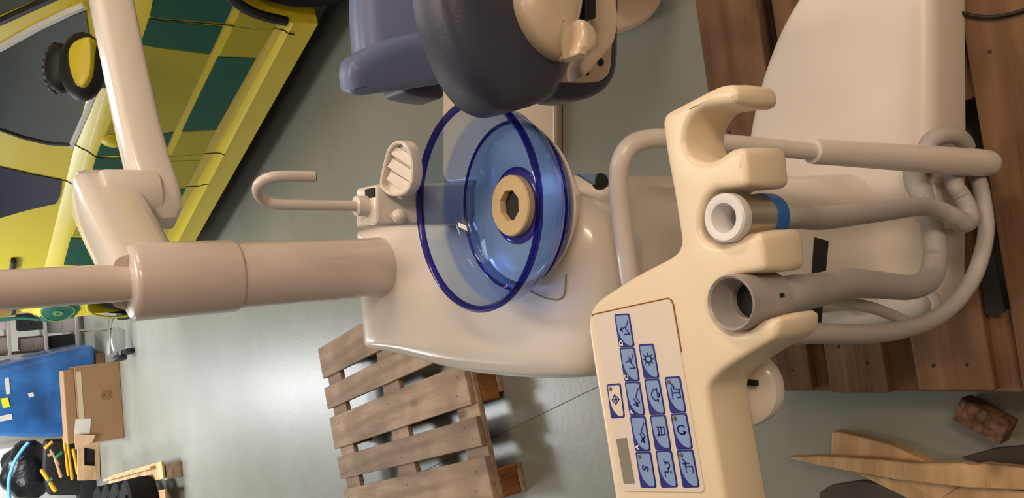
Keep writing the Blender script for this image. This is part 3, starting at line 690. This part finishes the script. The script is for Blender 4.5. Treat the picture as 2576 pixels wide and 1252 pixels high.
def make_key(q4, glyph, letter, led, pale=False):
    q = MB(); o = fillet([quad(q4, u, v, .0022) for v, u in [(0, 0), (1, 0), (1, 1), (0, 1)]], .0028, 4)
    q.slab(o, (0, 0, 1), .0022, [(.0006, 0), (0, .0006), (0, .0022)]); k = q.obj('key', NAVY, con, 30)
    face = [(.10, .08), (.16, .05), (.84, .05), (.92, .10), (.94, .88), (.88, .955), (.74, .955), (.58, .93), (.42, .86), (.28, .76), (.17, .62), (.11, .46)]
    q = MB(); q.slab([quad(q4, u, v, .0025) for v, u in face], (0, 0, 1), .0012); q.obj('key_face', KEYPAD if pale else LBLUE, k, 0)
    if glyph == 'S': 
        vs, fs = text_mesh('S', .0125); c0 = quad(q4, .46, .52, .0028); q = MB()
        q.add([c0+v for v in vs], fs)
    else: q = strokes(q4, G[glyph])
    q.obj('key_symbol', NAVY, k, 0)
    if letter:
        vs, fs = text_mesh(letter, .0078); c0 = quad(q4, .88, .20, .0029); q = MB(); q.add([c0+v for v in vs], fs); q.obj('key_letter', LETTER, k, 0)
    if led:
        q = MB(); c0 = quad(q4, .14, .26, .0026); q.lathe([(0, .0008), (.0022, .0006), (.0024, 0), (.0024, -.001)], c0, seg=14); q.obj('key_light', mat('unlit_key_light', (104, 92, 80), .35) if 'unlit_key_light' not in bpy.data.materials else bpy.data.materials['unlit_key_light'], k)
for q4, cuts, gl, le, ld in rows:
    y0, y1 = cuts[0], cuts[-1]
    for i in range(len(gl)):
        make_key(sub(q4, (cuts[i]-y0+1)/(y1-y0), (cuts[i+1]-y0-1)/(y1-y0)), gl[i], le[i], ld[i])
make_key(((193, 605), (272, 597), (297, 793), (218, 800)), 'diamond', None, 1, True)

# ------------------------------------------------------------------ suction hoses
def ribbed(path, r, amp=.0006, pitch=.004):
    """hose wall with fine rings"""
    pts = smooth_path(path, 10); out = [pts[0]]; step = pitch/2
    acc = 0
    for a, b in zip(pts, pts[1:]):
        L = (b-a).length; t = 0
        while acc+L-t >= step:
            t += step-acc; out.append(a+(b-a)*(t/L)); acc = 0
        acc += L-t
    q = MB(); q.tube(out, [(r+(amp if i % 2 else -amp)) if not callable(r) else r(i/len(out))+(amp if i % 2 else -amp) for i in range(len(out))], 16); return q
h1 = thing('suction_hose', 'grey suction hose with a white ring tip and blue band in the console notch', 'hose', aZ(1900, 548, .9), 'suction hoses')
Y_1 = aZ(1819, 548, ZT+.012).y
tc_ = aZ(1819, 548, ZT+.012)
def down(z): return V((tc_.x, tc_.y, z))
RT = .0232
q = MB(); q.lathe([(.0125, -.034), (.0128, -.004), (.0142, -.0005), (.016, 0), (RT-.002, 0), (RT, -.002), (RT, -.012), (RT-.001, -.014), (.0125, -.034)], tc_, seg=40); q.obj('tip', TIPW, h1, 30)
q = MB(); q.lathe([(0, -.03), (.013, -.03), (.013, -.034), (0, -.034)], tc_, seg=20); q.obj('tip_bore', GREYP, h1)
q = MB(); q.lathe([(RT-.0015, -.012), (RT-.0005, -.013), (RT-.0008, -.056), (.014, -.057)], tc_, seg=40); q.obj('metal_collar', STEEL, h1, 30)
q = MB(); q.lathe([(.014, -.0555), (RT, -.056), (RT, -.074), (RT-.003, -.076), (.0, -.076)], tc_, seg=40); q.obj('blue_band', BLUEB, h1, 30)
p1 = [tc_+V((0, 0, -.074)), tc_+V((0, .004, -.12)), aY(2070, 548, .485), aY(2160, 538, .505), aY(2240, 528, .525), aY(2316, 519, .548), aY(2361, 528, .545), aY(2400, 545, .535), aY(2428, 562, .530), aY(2440, 545, .534), aY(2424, 500, .548), aY(2400, 460, .560), aY(2405, 405, .578), aY(2430, 372, .572), aY(2408, 343, .572), aY(2372, 340, .580), aY(2340, 356, .590), aY(2328, 385, .596), aY(2330, 420, .62)]
p1 = [V(p) for p in p1]
ribbed(p1, lambda t: .0128+.0015*t).obj('hose', HOSE, h1, 80)
h2 = thing('suction_hose', 'thicker grey suction hose with a grey socket end in the console notch', 'hose', aZ(1900, 760, .9), 'suction hoses')
t2 = aZ(1836, 762, ZT+.014); R2 = .0262
q = MB(); q.lathe([(.017, -.04), (.0175, -.03), (.0215, -.012), (.0235, -.002), (R2-.0006, 0), (R2+.0003, -.0015), (R2+.0003, -.026), (R2-.001, -.028), (.017, -.04)], t2, seg=44); q.obj('socket', GREYP, h2, 30)
q = MB(); q.lathe([(0, -.034), (.018, -.034), (.018, -.04), (0, -.04)], t2, seg=20); q.obj('socket_bore', DARK, h2)
q = MB(); q.lathe([(.017, -.026), (R2-.001, -.027), (R2-.0005, -.032), (R2-.001, -.066), (R2-.003, -.068), (0, -.068)], t2, seg=44); q.obj('collar', GREYP, h2, 30)
q = MB(); q.box(t2+V((.004, -R2+.0015, -.046)), (.004, .002, .007)); q.obj('collar_catch', DARK, h2, 0)
p2 = [t2+V((0, 0, -.064)), t2+V((0, .004, -.11)), aY(2060, 728, .487), aY(2130, 712, .51), aY(2210, 716, .535), aY(2290, 722, .555), aY(2336, 702, .568), aY(2352, 655, .575), aY(2350, 600, .578), aY(2338, 545, .582), aY(2322, 500, .588), aY(2304, 455, .600), aY(2300, 420, .635)]
ribbed(p2, lambda t: .0192-.002*t).obj('hose', HOSE, h2, 80)
p3 = [aY(1975, 840, .50), aY(2060, 838, .495), aY(2150, 840, .50), aY(2240, 834, .515), aY(2330, 810, .53), aY(2396, 768, .535), aY(2444, 706, .53), aY(2470, 640, .525), aY(2481, 575, .525), aY(2475, 515, .53), aY(2462, 455, .545), aY(2440, 410, .57), aY(2415, 395, .62)]
tag(ribbed(p3, .0118).obj('control_hose', HOSE, None, 80, loc=aY(2060, 850, .5)), 'outermost grey hose sweeping from under the console down to the pallet', 'hose', 'suction hoses')
q = MB(); q.tube(smooth_path([aY(2040, 735, .53), aY(2115, 757, .54), aY(2190, 773, .55), aY(2250, 795, .56), aY(2300, 818, .56), aY(2350, 800, .575), aY(2356, 760, .60), aY(2330, 720, .64)], 8), .0085, 12)
tag(q.obj('thin_hose', HOSE, None, 60, loc=aY(2190, 773, .55)), 'thinnest grey hose partly hidden behind the thick suction hose', 'hose', 'suction hoses')

# ------------------------------------------------------------------ dental chair
ch = thing('dental_chair', 'slate blue dental chair with cream plastic back beside the blue bowl', 'chair', (.6, 1.3, 0))
def shape(name, px, Y, t, m, r=.02, nrm=(0, -1, 0), fr=.02, parent=ch, bulge=0, sm=50):
    p0 = aY(*px[0], Y); n = V(nrm).normalized()
    p0 = aY(sum(p[0] for p in px)/len(px), sum(p[1] for p in px)/len(px), Y)
    pts = fillet([aP(x, y, p0, n) for x, y in px], fr, 5)
    q = MB(); q.slab(pts, n, t, rprof(r, t, 6, min(r, t*.45)) if not bulge else [(bulge*2.2, 0), (bulge*1.3, bulge*.12), (bulge*.6, bulge*.4), (bulge*.2, bulge*.75), (0, bulge*1.2), (0, t-bulge*.6), (bulge*.3, t-bulge*.15), (bulge*.7, t)])
    return q.obj(name, m, parent, sm)
# backrest seen from behind
back = [(1132, -420), (1118, -250), (1124, -60), (1138, 20), (1166, 110), (1205, 195), (1250, 248), (1300, 272), (1360, 262), (1415, 238), (1448, 195), (1462, 150), (1466, 80), (1466, -420)]
shape('backrest', back, .66, .085, UPDARK, fr=.03, bulge=.022)
front = [(1085, -420), (1080, -200), (1084, 0), (1112, 90), (1150, 180), (1200, 238), (1260, 266), (1340, 262), (1400, 200), (1400, -420)]
# seat and leg rest beyond
shape('leg_rest', [(905, -400), (900, -150), (905, 60), (915, 150), (1000, 175), (1110, 150), (1120, -400)], 1.28, .10, UPHOL, nrm=(0, -1, .25), bulge=.02, fr=.04)
shape('armrest', [(886, 236), (880, 190), (884, 160), (900, 146), (960, 112), (1040, 88), (1150, 74), (1200, 100), (1200, 195), (1120, 212), (1000, 230), (910, 242)], 1.12, .06, UPHOL, nrm=(-.25, -1, .1), bulge=.012, fr=.03)
shape('seat_edge', [(1010, 190), (1020, 232), (1070, 243), (1120, 247), (1122, 160)], 1.18, .08, UPDARK, r=.01, fr=.01)
# headrest hanging below, back plate towards us
shape('headrest', [(1400, -120), (1400, 246), (1450, 252), (1500, 243), (1535, 222), (1556, 190), (1562, 150), (1566, -120)], .76, .06, UPDARK, r=.014, fr=.035)
hp = shape('headrest_plate', [(1400, -100), (1400, 205), (1480, 207), (1512, 204), (1530, 190), (1538, 170), (1544, 60), (1546, -100)], .752, .03, CHCREAM, r=.003, fr=.02)
for x, y, r in ((1511, 156, .0055), (1477, 184, .003)):
    q = MB(); q.lathe([(0, .001), (r, .001), (r, -.004)], aY(x, y, .751), V((0, -1, 0)), 16); q.obj('screw_hole', DARK, hp, 30)
# cream shell and its linkage
shape('back_shell', [(1338, -300), (1334, 0), (1350, 48), (1376, 92), (1408, 124), (1442, 140), (1470, 138), (1462, 118), (1474, 60), (1488, 0), (1490, -300)], .63, .05, CHCREAM, fr=.03, bulge=.014)
shape('shell_knuckle', [(1462, 40), (1488, 48), (1508, 72), (1512, 105), (1502, 128), (1478, 142), (1452, 138), (1468, 95)], .615, .04, CHCREAM, r=.01, fr=.015)
shape('link_bar', [(1500, -200), (1500, 30), (1488, 50), (1512, 86), (1500, 120), (1462, 150), (1462, 205), (1490, 175), (1548, 110), (1560, 50), (1555, 20), (1545, -200)], .70, .03, CHCREAM, r=.006, fr=.012)
shape('link_gap', [(1470, -100), (1500, -100), (1500, 46), (1474, 46)], .655, .03, DARK, r=.002, fr=.002)
shape('side_cover', [(1520, -300), (1520, 88), (1562, 80), (1610, 66), (1645, 45), (1668, 18), (1682, -20), (1690, -300)], 1.0, .10, CHCREAM, r=.02, fr=.03)
# inner frame tying the pieces together, and the floor base
q = MB(); q.box((.62, 1.02, .74), (.30, .75, .10), None, .03); q.obj('seat_frame', CHCREAM, ch)
q = MB(); q.box((.74, 1.55, .34), (.26, .42, .60), None, .05); q.obj('lift_column', CHCREAM, ch)
fl = [aZ(x, y, .035) for x, y in [(1112, 462), (1395, 432), (1395, -300), (1112, -300)]]
q = MB(); q.slab(fillet(fl, .06, 5), (0, 0, 1), .0345, rprof(.012, .0345, 3)); q.obj('floor_plate', CHCREAM, ch)

# ------------------------------------------------------------------ scraps at the bottom right
def plank(name, label, px, z, t, m, cat='plank', group=None):
    pts = [aZ(x, y, z+t) for x, y in px]; q = MB(); q.slab(pts, (0, 0, 1), t, [(.002, 0), (0, .002), (0, t)])
    o = q.obj(name, m, None, 20, loc=sum(pts, V())/len(pts)-V((0, 0, t))); return tag(o, label, cat, group)
wb = aZ(2470, 1056, .04)
q = MB(); q.box((0, 0, 0), (.050, .092, .046), None, .004)
for v in range(len(q.v)): 
    p = V(q.v[v]); k = noise.noise(p*40)*.006; q.v[v] = tuple(p*(1+k*4))
o = q.obj('wood_block', CHIP, None, 20); o.location = (wb.x, wb.y, .0275); o.rotation_euler = (0, 0, math.radians(-24))
tag(o, 'rough chipboard block lying on the floor beside the brown pallet', 'block')
plank('broken_plank', 'long splintered pale plank tapering to a point on the floor', [(1980, 1150), (2060, 1147), (2200, 1155), (2310, 1166), (2420, 1165), (2445, 1170), (2475, 1167), (2700, 1190), (2700, 1238), (2430, 1226), (2250, 1206), (2110, 1180), (2030, 1165)], .03, .025, PINE, group='broken planks')
plank('broken_plank', 'short pale plank end with a nail hole under the splintered plank', [(2092, 1086), (2110, 1086), (2240, 1118), (2330, 1160), (2420, 1220), (2360, 1260), (2230, 1190), (2090, 1146)], .0, .026, PINE, group='broken planks')
plank('broken_plank', 'pale plank crossing under the splintered one at the frame edge', [(2150, 1188), (2260, 1206), (2480, 1222), (2700, 1252), (2700, 1330), (2480, 1300), (2300, 1262)], .0, .024, PINE, group='broken planks')
plank('dark_piece', 'dark brown flat piece lying at the lower edge beyond the pale planks', [(2062, 1238), (2085, 1222), (2160, 1210), (2250, 1222), (2300, 1262), (2330, 1420), (2060, 1420)], .0, .02, mat('dark_brown_slab', (66, 58, 50), .8, var=.2), 'board')  # thin flat piece in dark brown
plank('dark_piece', 'dark brown flat piece lying between the chipboard block and splintered plank', [(2420, 1150), (2500, 1128), (2700, 1110), (2700, 1185), (2480, 1165)], .0, .015, bpy.data.materials['dark_brown_slab'], 'board')
q = MB(); zc_ = .150
q.tube(smooth_path([aZ(x, y, zc_) for x, y in [(2330, -80), (2368, -10), (2395, 20), (2440, 38), (2490, 43), (2540, 36), (2590, 18), (2640, -30)]], 8), .0035, 10)
tag(q.obj('black_cable', BLACK, None, 60, loc=aZ(2490, 43, .146)), 'thin black cable curving over the brown pallet boards', 'cable')
q = MB(); q.slab([aZ(x, y, .150) for x, y in [(2462, 640), (2500, 640), (2528, 786), (2480, 790)]], (0, 0, 1), .0045)
tag(q.obj('black_strap', TAPE, None, 0, loc=aZ(2490, 720, .1455)), 'black strap end lying on the brown pallet in front of the hoses', 'strap')

# ------------------------------------------------------------------ stored goods in the background
def up_box(name, m, foot, Yw, h, dx, dy, rot=0, bev=.01):
    q = MB(); q.box((0, 0, h/2), (dx, dy, h), None, bev); o = q.obj(name, m, None, 30); o.location = foot; o.rotation_euler = (0, 0, rot); return o
# cardboard box
fa, fb = aZ(300, 908, 0), aZ(314, 1100, 0); wv = (fb-fa); wl = wv.length
ang = math.atan2(-wv.y, -wv.x)
def zAt(x, y, Y): return aY(x, y, Y).z
hb = zAt(186, 910, fa.y)-0
cb = thing('cardboard_box', 'large flat brown cardboard carton with white label standing on the floor', 'box', (fa+fb)/2)
rot = Matrix.Rotation(ang, 3, 'Z'); nrm = rot @ V((0, 1, 0)); e = rot @ V((1, 0, 0))
mid = (fa+fb)/2
if nrm.y < 0: nrm = -nrm
q = MB(); q.box(mid+nrm*.17+V((0, 0, hb/2)), (wl, .34, hb), rot, .008); q.obj('carton', CARD, cb, 20)
q = MB(); q.box(mid+nrm*.17+V((0, 0, hb+.05)), (wl*.93, .30, .10), rot, .01); q.obj('lid', CARD, cb, 20)
q = MB(); q.box(mid-nrm*.001+e*.03+V((0, 0, hb-.035)), (wl*.78, .004, .045), rot); q.obj('tape', CARDD, cb, 0)
q = MB(); lc = aP(208, 1072, mid-nrm*.003, nrm); q.box(lc, (.15, .004, .14), rot @ Matrix.Rotation(.15, 3, 'Y')); q.obj('label', PAPER, cb, 0)
q = MB(); rc = aP(268, 993, mid-nrm*.003, nrm); q.lathe([(.042, 0), (.042, .003), (.048, .003), (.048, 0)], rc, -nrm, 28); q.lathe([(.018, 0), (.018, .003), (.024, .003), (.024, 0)], rc, -nrm, 20); q.obj('printed_ring', mat('faded_brown_print', (120, 84, 54), .8), cb)
# pale sheets leaning at the carton's left side
q = MB(); A = [(186, 1092), (240, 1094), (232, 1112), (212, 1122), (190, 1130)]; pts = [aY(x, y, fb.y-.05) for x, y in A]; q.slab(pts, (0, -1, 0), .01)
tag(q.obj('card_flap', mat('pale_card', (214, 176, 142), .7, var=.05), None, 0, loc=sum(pts, V())/5), 'pale card sheet leaning against the side of the brown carton', 'sheet')
q = MB(); pts = [aY(x, y, fb.y+.12) for x, y in [(238, 1094), (300, 1085), (312, 1090), (300, 1108), (246, 1114)]]; q.slab(pts, (-.5, -1, 0), .02)
tag(q.obj('wrapped_sheet', mat('clear_grey_wrap', (196, 192, 190), .2, var=.2, scale=12), None, 0, loc=sum(pts, V())/5), 'shiny grey wrapped sheet on the floor beside the brown carton', 'sheet')
# blue wrapped stack behind the carton
YB_ = fa.y+.75
def bg(px, Y): return [aY(x, y, Y) for x, y in px]
ws = thing('wrapped_stack', 'tall stack wrapped in blue plastic film behind the cardboard carton', 'wrapped goods', V((aY(200, 1000, YB_).x, YB_, 0)))
q = MB(); ptsb = bg([(240, 868), (242, 900), (244, 1080), (200, 1092), (130, 1102), (40, 1100), (-120, 1096), (-120, 965), (0, 922), (120, 892)], YB_)
g0 = [V((p.x, p.y, max(p.z, .0))) for p in ptsb]
lo = []
for k, (dy, ins) in enumerate([(0, .12), (.01, .05), (.06, 0), (.6, 0), (.66, .06)]):
    cc = sum(g0, V())/len(g0); lo.append([V((cc.x+(p.x-cc.x)*(1-ins), p.y+dy, max(0.01, cc.z+(p.z-cc.z)*(1-ins)))) for p in fillet(g0, .12, 4)])
q.loft(lo); q.obj('film_wrap', PLAST, ws, 60)
zmin = min(p.z for p in g0)
q = MB(); q.box(V((aY(200, 985, YB_).x, YB_+.33, max(zmin, .04)/2)), (.8, .6, max(zmin, .04)), None, .01); q.obj('load_base', WOODD, ws, 20)
q = MB(); tp = bg([(2, 1002), (20, 1000), (25, 1022), (8, 1027)], YB_-.012); q.slab(tp, (0, -1, 0), .012); q.obj('tag', YTAG, ws, 0)
for px_ in ([(12, 952), (22, 948), (26, 990), (16, 992)], [(70, 990), (84, 986), (86, 996), (74, 1000)], [(0, 1046), (30, 1040), (32, 1054), (0, 1060)]):
    q = MB(); q.slab(bg(px_, YB_-.006), (0, -1, 0), .008); q.obj('white_patch', PAPER, ws, 0)  # small flat white patches on the film
# black bag with a blue carrying strap
YG = aZ(250, 1150, 0).y+.80
bgm = thing('bin_bag', 'black plastic bag with a sky blue strap at far left', 'bag', V((aY(90, 1180, YG).x, YG, 0)))
q = MB(); c0 = aY(72, 1182, YG); rz = (aY(10, 1182, YG).z-aY(150, 1182, YG).z)/2
vs = []; lo = []
for i in range(1, 14):
    a = math.pi*i/14; ring = []
    for j in range(24):
        b = 2*math.pi*j/24; d = V((math.sin(a)*math.cos(b), math.sin(a)*math.sin(b), math.cos(a)))
        r = 1+.16*noise.noise(d*2.3)+.07*noise.noise(d*6)
        ring.append(c0+V((d.x*.36*r, d.y*.28*r, d.z*rz*1.0*r)))
    lo.append(ring)
q.loft(lo); q.obj('bag_skin', BAG, bgm, 80)
q = MB(); q.tube(smooth_path(bg([(72, 1112), (58, 1128), (40, 1155), (28, 1185), (22, 1215), (24, 1260)], YG-.28), 6), .02, 8); q.obj('strap', SKYB, bgm)
# white cabinet at the very edge
o = up_box('white_cabinet', mat('white_cabinet_paint', (214, 210, 206), .5, var=.05), V((aY(20, 1215, YG+.75).x, YG+.75, 0)), 0, 1.25, 1.0, .5)
tag(o, 'white cabinet behind the black bag at far left', 'cabinet')
# folded stretcher: yellow tubes and green clips in front of a black mattress
kc_ = aZ(252, 1150, 0)
YT = kc_.y+.22
stc = thing('folded_stretcher', 'folded stretcher with yellow tubes and green clips beside the brown carton', 'stretcher', V((kc_.x-.1, YT+.2, 0)))
q = MB(); pm = [(112, 1108), (108, 1180), (120, 1246), (214, 1246), (216, 1104)]; q.slab(fillet([aY(x, y, YT+.12) for x, y in pm], .05, 3), (0, -1, 0), .14, rprof(.03, .14, 4)); q.obj('mattress', mat('black_mattress_cover', (26, 24, 24), .6, var=.2), stc)
q = MB(); q.box(V((kc_.x-.25, YT+.22, .10)), (.8, .2, .20), None, .02); q.obj('undercarriage', BLACK, stc)
for a, b, m, r in [((168, 1104), (182, 1205), TOOLY, .018), ((184, 1128), (197, 1192), TOOLY, .022), ((160, 1096), (172, 1196), TOOLY, .016), ((104, 1180), (140, 1235), TOOLY, .024), ((138, 1150), (154, 1200), PINE, .018), ((126, 1130), (148, 1168), PINE, .014), ((140, 1150), (158, 1136), TOOLG, .024), ((118, 1212), (132, 1202), TOOLG, .024), ((132, 1110), (112, 1128), TOOLY, .02), ((120, 1145), (136, 1140), PINE, .02)]:
    q = MB(); A, B = aY(*a, YT), aY(*b, YT)
    q.tube([A, A+(B-A)*.1, A+(B-A)*.5, A+(B-A)*.9, B], [r*.8, r, r*.85, r*1.1, r*.9], 10); q.obj('green_clip' if m == TOOLG else 'frame_tube', m, stc, 40)
# small wooden crate
cr = thing('small_crate', 'small pale wooden crate end with a dark opening beside the tools', 'crate', V((kc_.x, kc_.y, 0)))
hk = aY(196, 1150, kc_.y).z
for nm, px_ in (('crate_board', [(196, 1120), (196, 1208), (212, 1208), (212, 1116)]), ('crate_board', [(240, 1112), (240, 1206), (252, 1204), (250, 1112)]), ('crate_post', [(212, 1108), (240, 1112), (240, 1130), (212, 1126)]), ('crate_post', [(212, 1170), (240, 1172), (240, 1206), (212, 1208)])):
    q = MB(); q.slab(bg(px_, kc_.y), (0, -1, 0), .05); q.obj(nm, PINE, cr, 0)
q = MB(); q.box(V((kc_.x, kc_.y+.10, hk/2)), (.36, .09, hk*.96), None, .01); q.obj('crate_inside', DARK, cr)
# low wooden stand with black rolls, lower left of the picture
pc_ = aZ(456, 1156, 0); zt_ = aY(409, 1160, pc_.y).z
e_ = aZ(140, 1238, zt_)-aZ(405, 1166, zt_); e_.z = 0; e_.normalize(); f_ = V((-e_.y, e_.x, 0)); yw = math.atan2(e_.y, e_.x)
R_s = Matrix.Rotation(yw, 3, 'Z')
def sp_(u, v, z): return V((pc_.x, pc_.y, z))+e_*u+f_*v
st = thing('timber_stand', 'low pine stand carrying black tyres at the lower left', 'stand', sp_(.7, .4, 0))
def sb(nm, u, v, z, du, dv, dz, m=PINE):
    q = MB(); q.box(sp_(u, v, z), (du, dv, dz), R_s, .006); return q.obj(nm, m, st, 0)
for u in (.07, 1.2, 2.3):
    for v in (.07, .45, .85): sb('corner_block', u, v, zt_/2-.01, .14, .12, zt_-.02, WOODX)
for v in (.05, .27, .49, .71, .9): sb('deck_board', 1.2, v, zt_, 2.4, .14, .022)
sb('side_board', 1.3, .012, zt_+.035, 2.2, .024, .05)
for k in range(4):
    q = MB(); q.lathe([(.10, .02), (.19, .0), (.215, .02), (.22, .1), (.215, .20), (.19, .22), (.10, .20), (.09, .11), (.10, .02)], sp_(.40+k*.46, .28, zt_+.0115), seg=36)
    tag(q.obj('tyre', TYRE, None, 40, loc=sp_(.40+k*.46, .28, zt_+.0115)), ['black tyre nearest on the low pine stand', 'second nearest black tyre on the low pine stand', 'third nearest black tyre on the low pine stand', 'black tyre farthest back on the low pine stand'][k], 'tyre', 'black tyres on the pine stand')
# chrome trolley by the rear of the ambulance
YC = aZ(332, 800, 0).y
tr = thing('chrome_trolley', 'chrome tube trolley frame on black castors beyond the lamp post', 'trolley', aZ(330, 850, 0))
for px_ in ([(300, 790), (282, 812), (280, 850), (294, 892), (318, 888)], [(278, 800), (276, 890)], [(200, 832), (288, 826)]):
    q = MB(); q.tube(smooth_path(bg(px_, YC), 6), .016, 10); q.obj('frame_tube', CHROME, tr)
for x, y in ((312, 796), (322, 884), (302, 900)):
    q = MB(); c_ = aY(x, y, YC); q.lathe([(.0, -.02), (.06, -.02), (.065, 0), (.06, .02), (0, .02)], c_, V((1, .3, 0)), 20); q.obj('castor', BLACK, tr)
q = MB(); q.slab(bg([(270, 860), (270, 895), (300, 898), (316, 870), (316, 830), (290, 820)], YC+.12), (0, -1, 0), .02); q.obj('guard_sheet', mat('clear_grey_sheet', (176, 176, 178), .2, var=.2), tr, 0)
# storage shelf along the back
YS = YB_+1.3
sh = thing('storage_shelf', 'grey steel storage shelf behind the blue wrapped stack', 'shelf', V((aY(100, 850, YS).x, YS, 0)))
xa, xb_ = aY(100, 1010, YS).x, aY(100, 770, YS).x
for z in (.08, .42, .80, 1.2):
    q = MB(); q.box(V(((xa+xb_)/2, YS+.25, z)), (xb_-xa, .5, .035), None, .004); q.obj('shelf_board', SHELFM, sh, 0)
for x in (xa, xb_, (xa+xb_)/2):
    for dy in (.02, .48):
        q = MB(); q.box(V((x, YS+dy, .7)), (.045, .045, 1.4), None, .003); q.obj('post', SHELFM, sh, 0)
random.seed(3)
cols = [GREYM, MAUVE, BLACK, SHELFM, CARD, MAUVE, GREYM, BLACK, CARDD, GREYM, MAUVE, BLACK]
names = ['dull grey', 'pinkish grey', 'black', 'light grey', 'brown', 'mauve', 'slate', 'charcoal', 'beige', 'ash grey', 'rosy grey', 'sooty']
k = 0
for z, lev in ((.0975, 'lowest'), (.4375, 'second'), (.8175, 'third')):
    x = xa+.12
    i = 0
    while x < xb_-.2 and i < 6:
        wbx = random.uniform(.14, .26); hh = random.uniform(.16, .29)
        q = MB(); q.box((0, 0, hh/2), (wbx, .32, hh), None, .008); m = cols[(k*5+i) % 12]
        q.box((0, -.163, hh*.6), (wbx*.4, .006, hh*.25))
        o = q.obj('storage_box', m, None, 20); o.location = (x+wbx/2, YS+.25, z)
        tag(o, '%s box on the %s shelf board, %s from the left' % (names[(k*5+i) % 12], lev, ['first', 'second', 'third', 'fourth', 'fifth', 'sixth'][i]), 'box', 'boxes on the storage shelf')
        x += wbx+random.uniform(.03, .1); i += 1
        if abs(x-(xa+xb_)/2) < .15: x = (xa+xb_)/2+.04
    k += 1
